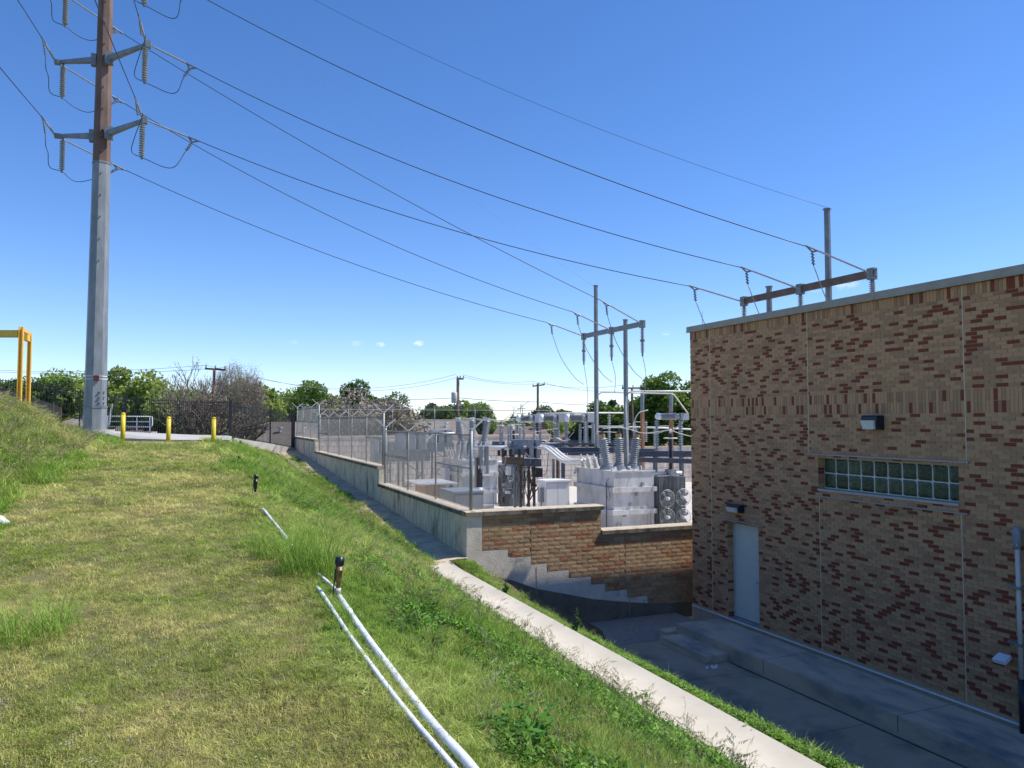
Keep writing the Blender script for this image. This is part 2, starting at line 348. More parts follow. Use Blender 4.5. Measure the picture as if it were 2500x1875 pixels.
# ------------------------------------------------------------------ brick building
BX, BY1, BY0 = 12.07, 16.7, -8.0
TOP, BAND0, BAND1, LINT, SILL, FLASH = 2.45, .13, .535, -.685, -1.55, -4.72
bld = thing('brick_building', (BX+3, 8, -5.2), 'tan and dark red brick building with glass block window and grey metal roof edge', 'building')
DOORY = (14.18, 15.28); DOORZ = (FLASH, -2.42); WINY = (9.16, 12.33); WINZ = (-1.40, -.765)
rects = [(BY0, WINY[0], FLASH, TOP), (WINY[1], DOORY[0], FLASH, TOP), (DOORY[1], BY1, FLASH, TOP), (WINY[0], WINY[1], FLASH, WINZ[0]), (WINY[0], WINY[1], WINZ[1], TOP), (DOORY[0], DOORY[1], DOORZ[1], TOP)]
w = MB()
for (a, b, c, d) in rects: w.box(BX+.008, BX+.30, a, b, c, d)
w.box(BX+.31, BX+14, BY1-.3, BY1-.008, -5.3, TOP); w.box(BX+.31, BX+14, BY0, BY0+.3, -5.3, TOP); w.box(BX+13.7, BX+14, BY0+.31, BY1-.31, -5.3, TOP)
w.build('wall', 'mortar', bld)
MB().box(BX+.31, BX+13.69, BY0+.31, BY1-.31, 2.1, 2.2).build('roof', 'metal_coping', bld)
fnd = MB().box(BX+.02, BX+.30, BY0, BY1-.02, -5.5, FLASH-.012); fnd.build('foundation', 'landing_side', bld)
MB().box(BX-.025, BX+.30, BY0, BY1+.01, FLASH-.035, FLASH-.008).build('flashing', 'white_paint', bld)
# course list
ujoints = [15.88, 12.57, 9.01, 5.45, 1.9, -1.7]; ljoints = [15.88, 12.31, 9.13, 5.45, 1.9, -1.7]
def spans(z):
    js = ujoints if z > LINT else (ljoints if z < SILL else [15.88, 5.45, 1.9, -1.7])
    cuts = [(j-.0085, j+.0085) for j in js]
    if DOORZ[0]-.01 < z < DOORZ[1]: cuts.append(DOORY)
    if WINZ[0] < z < WINZ[1]: cuts.append(WINY)
    cuts.sort(); out_ = []; a = BY0
    for c0, c1 in cuts:
        if c0 > a: out_.append((a, c0))
        a = max(a, c1)
    out_.append((a, BY1)); return out_
bricks = []                                    # (y0,y1,z0,z1,mat)
CH = .0677
PAL = ['brick_tan', 'brick_buff', 'brick_brown', 'brick_red']
def pick(redp):
    r = random.random()
    return 3 if r < redp else (0 if r < redp+.40 else (1 if r < redp+.72 else 2))
last = [0]
def pickc(redp):
    k = pick(redp)
    if k == 3 and last[0] == 3 and random.random() < .8: k = pick(0)
    last[0] = k; return k
def courses(zlo, zhi, down=True):
    z = zhi; i = 0
    while z - CH > zlo - .01:
        for (a, b) in spans(z-CH/2):
            y = BY0 + ((i % 2)*.1016) - .2032
            while y < b:
                y0, y1 = max(y+.005, a+.002), min(y+.2032-.005, b-.002)
                if y1-y0 > .03: bricks.append((y0, y1, z-CH+.005, z-.005, pickc(.25)))
                y += .2032
        z -= CH; i += 1
def soldiers(z0, z1, redp):
    for (a, b) in spans((z0+z1)/2):
        y = a
        while y + .05 < b:
            bricks.append((y+.004, min(y+.0677-.004, b-.001), z0+.005, z1-.005, pickc(redp))); y += .0677
courses(FLASH, WINZ[0]-.02); courses(WINZ[0]-.02, BAND0)
soldiers(BAND0, BAND0+.2025, .17); soldiers(BAND0+.2025, BAND1, .17)
courses(BAND1, 2.10); soldiers(2.10, 2.30, .12)
def vis(y0, z0):
    p = Vector((BX, y0, z0)); dd = p.dot(fw); u = 1250 + F*(p.dot(rt))/dd
    return u < 2500
vb = sorted([b for b in bricks if vis(b[0], b[2]) and b[1]-b[0] > .06], key=lambda b: (b[0]**2 + b[2]**2))[:300]
vset = set(id(b) for b in vb)
unit = {}
for k, nme in enumerate(PAL):
    m_ = MB().box(0, 1, 0, 1, 0, 1); unit[k] = m_.mesh('brick', nme)
for b in vb: inst('brick', unit[b[4]], bld, (BX, b[0], b[2]), (.02, b[1]-b[0], b[3]-b[2]))
bw = MB(); mi = []
for b in bricks:
    if id(b) in vset: continue
    bw.box(BX, BX+.02, b[0], b[1], b[2], b[3]); mi += [b[4]]*6
# bricks round the reveals of door and window
for (yy, s_, z0, z1) in ((DOORY[1], -1, DOORZ[0], DOORZ[1]), (DOORY[0], 1, DOORZ[0], DOORZ[1]), (WINY[1], -1, WINZ[0], WINZ[1]), (WINY[0], 1, WINZ[0], WINZ[1])):
    z = z1; i = 0
    while z-CH > z0-.01:
        bw.box(BX+.004, BX+.168, min(yy, yy+s_*.006), max(yy, yy+s_*.006), z-CH+.005, z-.005); mi += [pick(.2)]*6; z -= CH; i += 1
o = bw.build('brickwork', PAL, bld, kind='stuff', label='brick courses of the wall in tan and dark red'); o.data.polygons.foreach_set('material_index', mi)
for j in ujoints: MB().box(BX-.001, BX+.0075, j-.0085, j+.0085, LINT if j not in (15.88, 5.45, 1.9, -1.7) else FLASH, 2.3).build('control_joint', 'caulk', bld)
for j in (12.31, 9.13): MB().box(BX-.001, BX+.0075, j-.0085, j+.0085, FLASH, SILL).build('control_joint', 'caulk', bld)
ys_ = [BY0]
for j in [-4.5, -1.45, 1.6, 4.65, 7.7, 10.75, 13.8, 15.95]: ys_.append(j)
ys_.append(BY1+.06)
for a, b in zip(ys_[:-1], ys_[1:]): MB().box(BX-.07, BX+.4, a+.003, b-.003, 2.30, TOP).add(MB().box(BX-.085, BX-.0705, a+.003, b-.003, 2.295, 2.315)).build('coping_panel', 'metal_coping', bld)
MB().box(BX-.05, BX-.003, 8.95, 12.60, LINT-.026, LINT+.003).build('lintel', 'steel_lintel', bld)
MB().box(BX-.04, BX-.003, 9.0, 12.5, SILL-.022, SILL+.003).build('ledge', 'steel_lintel', bld)
MB().box(BX-.05, BX-.003, 13.98, 15.5, DOORZ[1]+.02, DOORZ[1]+.045).build('lintel', 'steel_lintel', bld)
MB().box(BX-.03, BX+.17, WINY[0]+.002, WINY[1]-.002, WINZ[0]-.045, WINZ[0]-.004).build('window_sill', 'pad_concrete', bld)
# glass block window
win = MB().box(BX+.172, BX+.24, WINY[0]+.004, WINY[1]-.004, WINZ[0], WINZ[1]).build('window', 'grid_white', bld, label='glass block window, two rows of square blocks')
n = 10; bwid = (WINY[1]-WINY[0])/n; bh = (WINZ[1]-WINZ[0]-.02)/2
gb = MB(); g0 = []
sz = (bwid-.010, bh-.010)
for i in range(5):
    for j in range(5):
        pass
gv = MB(); K = 8; base = 0
for j in range(K+1):
    for i in range(K+1):
        y, z = i/K, j/K; e = min(y, 1-y, z, 1-z); dpt = -.012*min(1, e*8) + .0035*math.sin(y*14+1.3*math.sin(z*3))*min(1, e*6)
        gv.v.append((.162+dpt, y*sz[0], z*sz[1]))
for j in range(K):
    for i in range(K): a = j*(K+1)+i; gv.f.append((a, a+K+1, a+K+2, a+1))
gme = gv.mesh('glass_block', 'glass_block', smooth=True)
for r_ in range(2):
    for c_ in range(n): inst('glass_block', gme, win, (BX+.012, WINY[0]+c_*bwid+.005, WINZ[0]+.01+r_*bh+.005))
# door
dr = MB().box(BX+.19, BX+.235, DOORY[0]+.055, DOORY[1]-.055, DOORZ[0]+.03, DOORZ[1]-.06).build('door', 'door_paint', bld, label='plain pale grey-green metal door')
fr = MB().box(BX+.165, BX+.25, DOORY[0]+.008, DOORY[0]+.05, DOORZ[0], DOORZ[1]-.002).box(BX+.165, BX+.25, DOORY[1]-.05, DOORY[1]-.008, DOORZ[0], DOORZ[1]-.002).box(BX+.165, BX+.25, DOORY[0]+.05, DOORY[1]-.05, DOORZ[1]-.055, DOORZ[1]-.002)
fr.build('door_frame', 'frame_paint', bld)
MB().box(BX+.0, BX+.25, DOORY[0], DOORY[1], DOORZ[0]-.004, DOORZ[0]+.02).build('threshold', 'steel_lintel', bld)
MB().cyl((BX+.19, 14.33, -3.75), (BX+.14, 14.33, -3.75), .012, k=8).cyl((BX+.14, 14.33, -3.75), (BX+.14, 14.45, -3.75), .011, k=8).build('handle', 'steel_galv', dr)
for (yy) in (16.3, 10.9):
    MB().cyl((BX+.1, yy, TOP), (BX+.1, yy, TOP+.38), .008, .004, 6).build('lightning_rod', 'steel_galv_dark', bld)
# landing and steps
MB().box(10.8, 12.05, -12, 15.62, -5.155, -4.82).build('landing', 'landing_concrete', kind='structure', label='long raised concrete landing along the brick wall')
MB().box(10.2, 10.795, 13.7, 15.4, -5.155, -5.0).build('door_step', 'landing_concrete', kind='structure', label='concrete step in front of the landing near the door')
MB().box(10.5, 11.5, 15.625, 15.95, -5.2, -5.0).build('end_step', 'landing_concrete', kind='structure', label='small concrete step at the far end of the landing')
land_ = bpy.data.objects['landing']
for yy in (12.6, 9.4, 6.2, 3.0): MB().box(10.795, 12.04, yy-.005, yy+.005, -5.1, -4.8185).build('joint', 'joint_grey', land_)
apr_ = bpy.data.objects['yard_apron']
for yy in (13.0, 10.0, 7.0): MB().box(9.0, 10.78, yy-.005, yy+.005, -5.2, -5.1585).build('joint', 'joint_grey', apr_)
MB().box(10.745, 10.79, -11, 13.6, -5.2, -5.157).build('dirt_line', 'soil', apr_)
# wall lights
def wall_pack(y, z, wy, h, dp, label, tilt):
    t = thing('wall_light', (BX, y, z), label, 'wall light', 'wall pack lights on the brick building')
    b = MB(); n = 0
    prof = [(0, h/2), (-dp*.9, h/2), (-dp, h/2-.03), (-dp, h*.12), (-dp*.82, -h/2), (0, -h/2)]
    for s_ in (-1, 1):
        for (x, zz) in prof: b.v.append((BX+x-.003, y+s_*wy/2, z+zz))
    k = len(prof); b.f += [tuple(range(k)), tuple(range(k, 2*k))[::-1]] + [(i, i+k, (i+1) % k+k, (i+1) % k) for i in range(k)]
    b.build('housing', 'navy_metal', t)
    if tilt:
        l = MB(); a, c = Vector((-dp*1.01, 0, h*.16)), Vector((-dp*.84, 0, -h*.46))
        for yy, e in ((-.42, 0), (.42, 0)):
            pass
        p = [(a.x-.022, -.40), (c.x-.03, -.36)]
        v = [(BX+a.x-.012, y-wy*.42, z+a.z), (BX+a.x-.012, y+wy*.42, z+a.z), (BX+c.x-.012, y+wy*.36, z+c.z), (BX+c.x-.012, y-wy*.36, z+c.z)]
        v2 = [(x-.05, yy*.985+y*.015, zz-.004) for x, yy, zz in v]
        l.v += v+v2; l.f += [(4, 5, 6, 7), (0, 1, 5, 4), (1, 2, 6, 5), (2, 3, 7, 6), (3, 0, 4, 7)]
        l.build('lens', 'lens_grey', t)
    return t
wall_pack(10.83, -.035, .36, .27, .19, 'dark blue wall light with pale lens above the glass block window', True)
wall_pack(14.86, -2.07, .44, .17, .17, 'dark blue wall light above the metal door', True)
# conduit
cd = thing('electrical_conduit', (BX-.08, 8.12, -4.8), 'grey conduit with bolted elbow fitting up the brick wall at the right edge', 'conduit')
MB().cyl((BX-.09, 8.13, -4.82), (BX-.09, 8.13, -4.0), .046, k=14).build('black_sleeve', 'black_plastic', cd, True)
MB().cyl((BX-.09, 8.13, -4.0), (BX-.09, 8.13, -1.98), .034, k=14)  .build('pipe', 'conduit_pale', cd, True)
eb = MB().lathe((BX-.095, 8.13, -2.0), (0, 0, 1), [(0, .04), (.03, .055), (.06, .065), (.28, .065), (.33, .045), (.35, .02)], 12); eb.build('elbow', 'tank_grey', cd, True)
for zz in (-1.93, -1.74):
    for s_ in (-.05, .05): MB().sphere((BX-.158, 8.13+s_*.8, zz), .010, 6, 4).build('bolt', 'white_paint', cd)
for zz in (-3.5, -2.62): MB().box(BX-.06, BX-.003, 8.05, 8.35, zz, zz+.04).add(MB().box(BX-.15, BX-.06, 8.07, 8.19, zz, zz+.04)).build('strap', 'steel_galv', cd)
fl = thing('flood_light', (BX, 8.45, -3.75), 'small pale box light low on the brick wall beside the conduit', 'light')
MB().beam((BX-.22, 8.40, -3.80), (BX-.05, 8.40, -3.72), .20, .06).build('head', 'white_paint', fl); MB().cyl((BX-.05, 8.40, -3.76), (BX-.003, 8.40, -3.8), .04, k=8).build('bracket', 'steel_galv_dark', fl)
# litter by the step
lit = MB()
for i in range(7):
    a = Vector((10.15+random.uniform(-.15, .15), 13.45+random.uniform(-.12, .12), -5.155)); q = random.uniform(.03, .06)
    lit.quad(a, a+Vector((q, .02, .02)), a+Vector((q, q, .05)), a+Vector((0, q, .01)))
lit.build('litter', 'bag_white', label='crumpled pale litter at the corner of the concrete step', cat='litter')
# ------------------------------------------------------------------ retaining walls
rw = thing('retaining_wall', (X1+.15, 35, -4.9), 'long streaked concrete retaining wall stepping up towards the gate, capped with stone', 'wall')
segs = [(YW+.30, 27.44, -2.23), (27.44, 42.5, -1.62), (42.5, YE, -1.0)]
for i, (a, b, zt_) in enumerate(segs):
    cuts = {0: [a, 20.6, b], 1: [a, 32.3, b], 2: [a, b]}[i]
    for c, d in zip(cuts[:-1], cuts[1:]): MB().box(X1, X1+.30, c+.008, d-.008 if d != b else d, -5.2, zt_-.125).build('wall_panel', 'concrete_streaked', rw)
    n_ = max(1, round((b-a)/2.45)); st = (b-a)/n_
    for k in range(n_):
        y0, y1 = a+k*st, a+(k+1)*st
        bb = MB(); x0, x1 = X1-.06, X1+.38
        pr = [(x0, zt_-.12), (x0, zt_-.022), (x0+.022, zt_), (x1-.022, zt_), (x1, zt_-.022), (x1, zt_-.12)]
        for yy in (y0+.004, y1-.004):
            for x, z in pr: bb.v.append((x, yy, z))
        q = len(pr); bb.f += [tuple(range(q)), tuple(range(q, 2*q))[::-1]] + [(j, j+q, (j+1) % q+q, (j+1) % q) for j in range(q)]
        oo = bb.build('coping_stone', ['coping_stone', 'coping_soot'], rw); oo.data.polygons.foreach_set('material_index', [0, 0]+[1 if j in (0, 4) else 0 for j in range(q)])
bwl = thing('block_wall', (9.5, YW+.15, -5.2), 'split face block wall of tan and rust blocks with stepped pale concrete footing', 'wall')
XH = onY(1467, 1230, YW).x                               # where the cap steps down
XR = 15.2
MB().box(X1, XH, YW+.02, YW+.30, -5.6, -2.355).build('wall_core', 'joint_dark', bwl)
MB().box(XH, XR, YW+.02, YW+.30, -5.6, -3.005).build('wall_core', 'joint_dark', bwl)
Xc = onY(1177, 1300, YW).x
def stepx(u): return onY(u, 1300, YW).x
def stepz(u, v): return onY(u, v, YW).z
ST = [(1177, 1342.5), (1240, 1358), (1296, 1375), (1335, 1391.5), (1388, 1408), (1442, 1423), (1477, 1440), (1530, 1459), (1579, 1474)]
xs_ = [stepx(u) for u, v in ST] + [XR]
zs_ = [stepz(ST[i][0]*.5+(ST[i+1][0] if i+1 < len(ST) else 1680)*.5, ST[i][1]) for i in range(len(ST))]
# round the footing steps to the block courses
BH, BWD = .107, .322; Z0 = -2.355
zs_ = [Z0 - round((Z0-z)/BH)*BH for z in zs_]
ft = MB().box(X1-.003, Xc-.006, YW-.012, YW+.28, -5.6, -2.36)
ft.build('concrete_column', 'concrete_white', bwl)
for i in range(len(zs_)):
    fo = MB().box(xs_[i]-.006, xs_[i+1]-.006, YW-.012, YW+.28, -5.6, zs_[i]-.012)
    if zs_[i] > -5.15: fo.build('footing_step', 'concrete_white' if i < 9 else 'landing_side', bwl)
for (u_, vv) in ((1296, 1375), (1528, 1459)):
    xx = stepx(u_)+.02 if u_ == 1296 else stepx(u_); 
MB().box(stepx(1309)-.008, stepx(1309)+.008, YW-.018, YW-.0125, -5.2, -3.72).build('expansion_joint', 'joint_dark', bwl)
MB().box(stepx(1535)-.01, stepx(1535)+.01, YW-.018, YW-.0125, -5.3, -4.75).build('expansion_joint', 'joint_dark', bwl)
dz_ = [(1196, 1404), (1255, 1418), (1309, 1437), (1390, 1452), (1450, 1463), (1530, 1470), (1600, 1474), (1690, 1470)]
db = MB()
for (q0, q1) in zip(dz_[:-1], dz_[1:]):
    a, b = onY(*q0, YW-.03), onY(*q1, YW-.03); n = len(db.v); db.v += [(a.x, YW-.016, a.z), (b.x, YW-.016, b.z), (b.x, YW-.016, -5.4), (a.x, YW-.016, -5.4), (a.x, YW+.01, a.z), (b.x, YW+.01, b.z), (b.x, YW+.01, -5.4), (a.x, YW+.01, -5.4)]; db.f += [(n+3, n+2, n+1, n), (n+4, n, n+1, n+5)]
db.build('dark_base', 'dark_concrete', bwl)  # thin darker slab over the wall foot, below a sloping top line
# block variants
def block_variant(seed, m_):
    r_ = random.Random(seed); b = MB(); nx, nz = 5, 2
    for j in range(nz+1):
        for i in range(nx+1):
            edge = i in (0, nx) or j in (0, nz)
            jx = 0 if i in (0, nx) else r_.uniform(-.05, .05)
            b.v.append((i/nx+jx + (r_.uniform(-.006, .006) if edge else 0), (0 if not edge else .55) - (r_.random()*.9 if not edge else r_.uniform(-.25, .35)), j/nz + (0 if not edge else r_.uniform(-.03, .03))))
    for j in range(nz):
        for i in range(nx):
            a = j*(nx+1)+i; c = [(a, a+1, a+nx+2), (a, a+nx+2, a+nx+1)] if r_.random() < .5 else [(a, a+1, a+nx+1), (a+1, a+nx+2, a+nx+1)]; b.f += c
    n = len(b.v); b.v += [(0, 3, 0), (1, 3, 0), (1, 3, 1), (0, 3, 1)]
    bot = list(range(nx+1)); top_ = list(range(nz*(nx+1), nz*(nx+1)+nx+1)); lf = [j*(nx+1) for j in range(nz+1)]; rg = [j*(nx+1)+nx for j in range(nz+1)]
    b.f += [tuple(bot[::-1]+[n, n+1]), tuple(top_+[n+2, n+3]), tuple(lf+[n+3, n]), tuple(rg[::-1]+[n+1, n+2])]
    return b
BV = {}
for m_ in ('block_tan', 'block_buff', 'block_red'):
    BV[m_] = [(block_variant(s_, m_), block_variant(s_, m_).mesh('block', m_)) for s_ in range(6)]
def botz(x):
    for i in range(len(zs_)):
        if xs_[i] - .001 <= x < xs_[i+1]: return zs_[i]
    return None
blocks = []
vj = [stepx(1296), stepx(1526), 13.6]
z = Z0; row = 0
while z > -5.25:
    runs = []; a = Xc
    for j in vj + [XR]: runs.append((a, j)); a = j
    for (ra, rb) in runs:
        x = ra - (BWD/2 if row % 2 else 0)
        while x < rb - .01:
            x0, x1 = max(x, ra), min(x+BWD, rb); xm = (x0+x1)/2
            bz = botz(xm); 
            if x0 > XH-.01 and z > -3.0: x += BWD; continue
            if x1 > XH and z > -3.0: x1 = XH
            # clip at footing steps
            if bz is not None and z-BH > bz-.02 and x1-x0 > .04:
                if botz(x0+.005) is None or z-BH < botz(x0+.005)-.02: x0 = max([q for q in xs_ if q <= xm]+[x0])
                blocks.append((x0+.003, x1-.003, z-BH+.003, z-.003, random.choices(['block_tan', 'block_buff', 'block_red'], [.48, .34, .18])[0], random.randrange(6)))
            x += BWD
    z -= BH; row += 1
blocks.sort(key=lambda b: (b[0] > 12.0, b[0]**2 + YW**2 + b[2]**2))
mt = {'block_tan': 0, 'block_buff': 1, 'block_red': 2}; stf = MB(); smi = []
for i, (x0, x1, z0, z1, m_, k) in enumerate(blocks):
    g_, me = BV[m_][k]
    if i < 300: inst('block', me, bwl, (x0, YW-.012, z0), (x1-x0, .0045, z1-z0))
    else:
        n = len(stf.v); stf.v += [(x0+vx*(x1-x0), YW-.012+vy*.0045, z0+vz*(z1-z0)) for vx, vy, vz in g_.v]; stf.f += [tuple(q+n for q in f) for f in g_.f]; smi += [mt[m_]]*len(g_.f)
if stf.f:
    o = stf.build('blockwork', list(mt), bwl, kind='stuff', label='remaining blocks of the lower right wall'); o.data.polygons.foreach_set('material_index', smi)
def cope(x0, x1, zt_):
    bb = MB(); y0, y1 = YW-.07, YW+.38
    pr = [(y0, zt_-.12), (y0, zt_-.022), (y0+.022, zt_), (y1-.022, zt_), (y1, zt_-.022), (y1, zt_-.12)]
    for xx in (x0+.004, x1-.004):
        for y, z in pr: bb.v.append((xx, y, z))
    q = len(pr); bb.f += [tuple(range(q)), tuple(range(q, 2*q))[::-1]] + [(j, j+q, (j+1) % q+q, (j+1) % q) for j in range(q)]
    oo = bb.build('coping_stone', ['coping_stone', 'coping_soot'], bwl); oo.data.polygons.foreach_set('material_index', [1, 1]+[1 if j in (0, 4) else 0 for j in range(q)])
cx = [X1-.06, stepx(1178), stepx(1282), stepx(1377), XH+.06]
for a, b in zip(cx[:-1], cx[1:]): cope(a, b, -2.23)
cx = [XH-.0, 11.9, 13.6, XR]
for a, b in zip(cx[:-1], cx[1:]): cope(a, b, -2.88)
MB().box(XH-.12, XH+.001, YW-.0, YW+.3, -3.02, -2.36).build('pier_end', 'block_tan', bwl)
# far perimeter wall
pw = thing('perimeter_wall', (20, YE+.1, SUBZ), 'long cream masonry perimeter wall at the back of the substation', 'wall')
MB().box(X1+.31, 24.8, YE-.1, YE+.1, SUBZ-.2, -1.12).build('wall_section', 'cmu_white', pw)
MB().box(24.81, 60, YE-.1, YE+.1, SUBZ-.2, -2.1).build('wall_section', 'cmu_white', pw)
MB().box(X1+.31, 24.85, YE-.16, YE+.16, -1.118, -1.0).build('coping', 'coping_stone', pw); MB().box(24.86, 60, YE-.16, YE+.16, -2.098, -2.0).build('coping', 'coping_stone', pw)
bj = MB()
for k in range(1, 10): bj.box(X1+.32, 24.8 if SUBZ+k*.4 < -1.1 else 24.8, YE-.106, YE-.101, SUBZ+k*.4-.01, SUBZ+k*.4+.01)
for k in range(1, 46):
    for q in range(9): bj.box(X1+.4+k*.4+(q % 2)*.2-.008, X1+.4+k*.4+(q % 2)*.2+.008, YE-.106, YE-.101, SUBZ+q*.4+.012, SUBZ+(q+1)*.4-.012) if k*.4 < 18 else None
for k in range(1, 7): bj.box(24.85, 45, YE-.106, YE-.101, SUBZ+k*.4-.01, SUBZ+k*.4+.01)
bj.build('mortar_joints', 'coping_soot', pw, kind='stuff', label='recessed looking mortar lines')
ew = thing('side_wall', (48, 40, SUBZ), 'cream masonry wall closing the right side of the substation', 'wall')
MB().box(47.9, 48.1, 19, YE-.12, SUBZ-.2, -2.3).build('wall_section', 'cmu_white', ew); MB().box(47.85, 48.15, 19, YE-.12, -2.298, -2.2).build('coping', 'coping_stone', ew)
# ------------------------------------------------------------------ chain link fences
def chain(p0, p1, z0, z1, pitch=.085, r=.0030):
    p0, p1 = Vector(p0), Vector(p1); L = (p1-p0).length; d = (p1-p0)/L; H = z1-z0; b = MB()
    s_ = -H
    while s_ < L:
        for sg in (1, -1):
            a0, a1 = s_, s_+H; t0, t1 = 0, 1
            if a0 < 0: t0 = -a0/H
            if a1 > L: t1 = (L-a0)/H
            if t1 - t0 > .01:
                xa, xb = a0+t0*H, a0+t1*H; za, zb = (z0+t0*H, z0+t1*H) if sg == 1 else (z1-t0*H, z1-t1*H)
                A = p0+d*xa; B = p0+d*xb; b.cyl((A.x, A.y, za), (B.x, B.y, zb), r, k=3)
        s_ += pitch
    return b
FX = X1+.19
def chain_fence(ys_, zb, zr, label, tall_first=False, mids=(), first_post=True):
    t = thing('chain_link_fence', (FX, ys_[0], zb), label, 'fence', 'chain link fence runs on the streaked wall')
    for i, y in enumerate(ys_):
        if i == 0 and not first_post: continue
        tall = (i == 0) or (i == len(ys_)-1); rr = .042 if tall else .024
        po = MB().cyl((FX, y, zb), (FX, y, zr+(.12 if tall else .03)), rr, k=10); po.lathe((FX, y, zr+(.12 if tall else .03)), (0,0,1), [(0, rr*1.15), (.03, rr*1.1), (.05, rr*.4)], 8)
        pob = po.build('post', 'steel_galv', t, True)
        e = (.42 if tall else .33)
        for s_ in (-1, 1): MB().beam((FX+s_*.02, y, zr+(.12 if tall else .03)), (FX+s_*e*.85, y, zr+(.12 if tall else .03)+e*.72), .055 if tall else .04, .03).build('barb_arm', 'porcelain_white', pob)
    MB().cyl((FX, ys_[0], zr), (FX, ys_[-1], zr), .021, k=8).build('top_rail', 'steel_galv', t, True)
    for (a, b) in mids: MB().cyl((FX, a, (zb+zr)/2+.1), (FX, b, (zb+zr)/2+.1), .019, k=8).build('mid_rail', 'steel_galv', t, True)
    chain((FX-.035, ys_[0], 0), (FX-.035, ys_[-1], 0), zb+.03, zr+.02).build('chain_link_mesh', 'mesh_steel', t, kind='stuff', label='galvanised diamond mesh')
    return t
yb = [18.22, 21.2, 24.2, 27.3]
chain_fence(yb, -2.23, -.36, 'nearest and lowest run of chain link fence, ending at the corner above the block wall', mids=[(18.22, 21.2), (24.2, 27.3)])
yb = [27.62, 30.5, 33.5, 36.5, 39.5, 42.3]
chain_fence(yb, -1.62, .17, 'middle and longest run of chain link fence on the concrete wall', mids=[(27.62, 30.5), (39.5, 42.3)])
yb = [42.65, 45.6, 48.7, 51.6]
chain_fence(yb, -1.0, .74, 'farthest and highest run of chain link fence beside the black fence end', mids=[(42.65, 45.6), (45.6, 48.7), (48.7, 51.6)])
bf = thing('back_fence', (16, YE, -1.0), 'chain link fence on top of the back perimeter wall', 'fence')
for k in range(7):
    x = 6.9+3.0*k; p_ = MB().cyl((x, YE, -1.0), (x, YE, .78), .03, k=8).build('post', 'steel_galv', bf, True)
    for s_ in (-1, 1): MB().beam((x, YE+s_*.02, .78), (x+.02, YE+s_*.3, 1.05), .02, .02).build('barb_arm', 'steel_galv', p_)
MB().cyl((6.9, YE, .75), (24.9, YE, .75), .022, k=8).build('top_rail', 'steel_galv', bf); MB().cyl((6.9, YE, .0), (24.9, YE, .0), .018, k=8).build('mid_rail', 'steel_galv', bf)
for zz in (.85, .95, 1.04): MB().cyl((6.9, YE-.1-(zz-.85), zz), (24.9, YE-.1-(zz-.85), zz), .006, k=3).build('barbed_wire', 'wire_grey', bf)
chain((6.9, YE-.03, 0), (24.9, YE-.03, 0), -1, .75, .14, .002).build('chain_link_mesh', 'mesh_steel', bf, kind='stuff')
# ------------------------------------------------------------------ steel transmission pole
PD = 34.0
pb = at(231, 1052, PD); PX, PY = pb.x, pb.y
pole = thing('transmission_pole', (PX, PY, -1.2), 'tall twelve sided steel pole, rust brown above a grey galvanised base, carrying the line arms', 'power pole')
zj, zt = at(245, 400, PD).z, 24.6
def prad(z): return .475 - (z+1.2)*(.475-.26)/(26.0)
K12 = 8
def octa(z0, z1, m_, name, extra=0, ph=.18):
    b = MB(); b.loft([b.ring((PX, PY, z0), (0,0,1), prad(z0)+extra, K12, ph), b.ring((PX, PY, z1), (0,0,1), prad(z1)+extra, K12, ph)], K12); return b.build(name, m_, pole)
octa(-1.2, at(232, 994, PD).z, 'steel_galv', 'base_section', .02); octa(at(232, 994, PD).z-.04, at(232, 994, PD).z+.05, 'steel_galv_dark', 'joint_collar', .045)
octa(at(232, 994, PD).z+.05, zj, 'steel_galv', 'lower_shaft', .0); octa(zj-.03, zj+.06, 'steel_galv_dark', 'joint_collar', .02); octa(zj+.06, zt, 'steel_weathered', 'upper_shaft', 0)
toc = (Vector((0,0,0))-Vector((PX, PY, 0))).normalized()
side = Vector((-toc.y, toc.x, 0))           # to the left as seen
def onpole(z, ang): a = math.atan2(toc.y, toc.x)+ang; return Vector((PX+math.cos(a)*prad(z)*.96, PY+math.sin(a)*prad(z)*.96, z)), Vector((math.cos(a), math.sin(a), 0))
for k in range(24):
    z = at(240, 640, PD).z + .98*k*1.0
    if z > zt: break
    p, d = onpole(z, -.02); MB().cyl(p-d*.05, p+d*.17, .026, k=6).build('step_bolt', 'steel_galv_dark', pole)
for i in range(3):
    for j in (0, 1):
        z = at(232, 957+i*13, PD).z; p, d = onpole(z, .34+j*.5); MB().beam(p-d*.03, p+d*.075, .10, .03).build('step_tab', 'steel_galv', pole)
z = at(232, 924, PD).z; p, d = onpole(z, .02); MB().beam(p-d*.02, p+d*.08, .22, .22).build('sign_plate', 'red_sign', pole)
for dz in (-.05, .08): octa(z+dz, z+dz+.025, 'white_paint', 'strap', .012)
MB().cyl((PX, PY, -1.2), (PX, PY, -.40), .8, k=20).build('concrete_base', 'pad_concrete', pole)
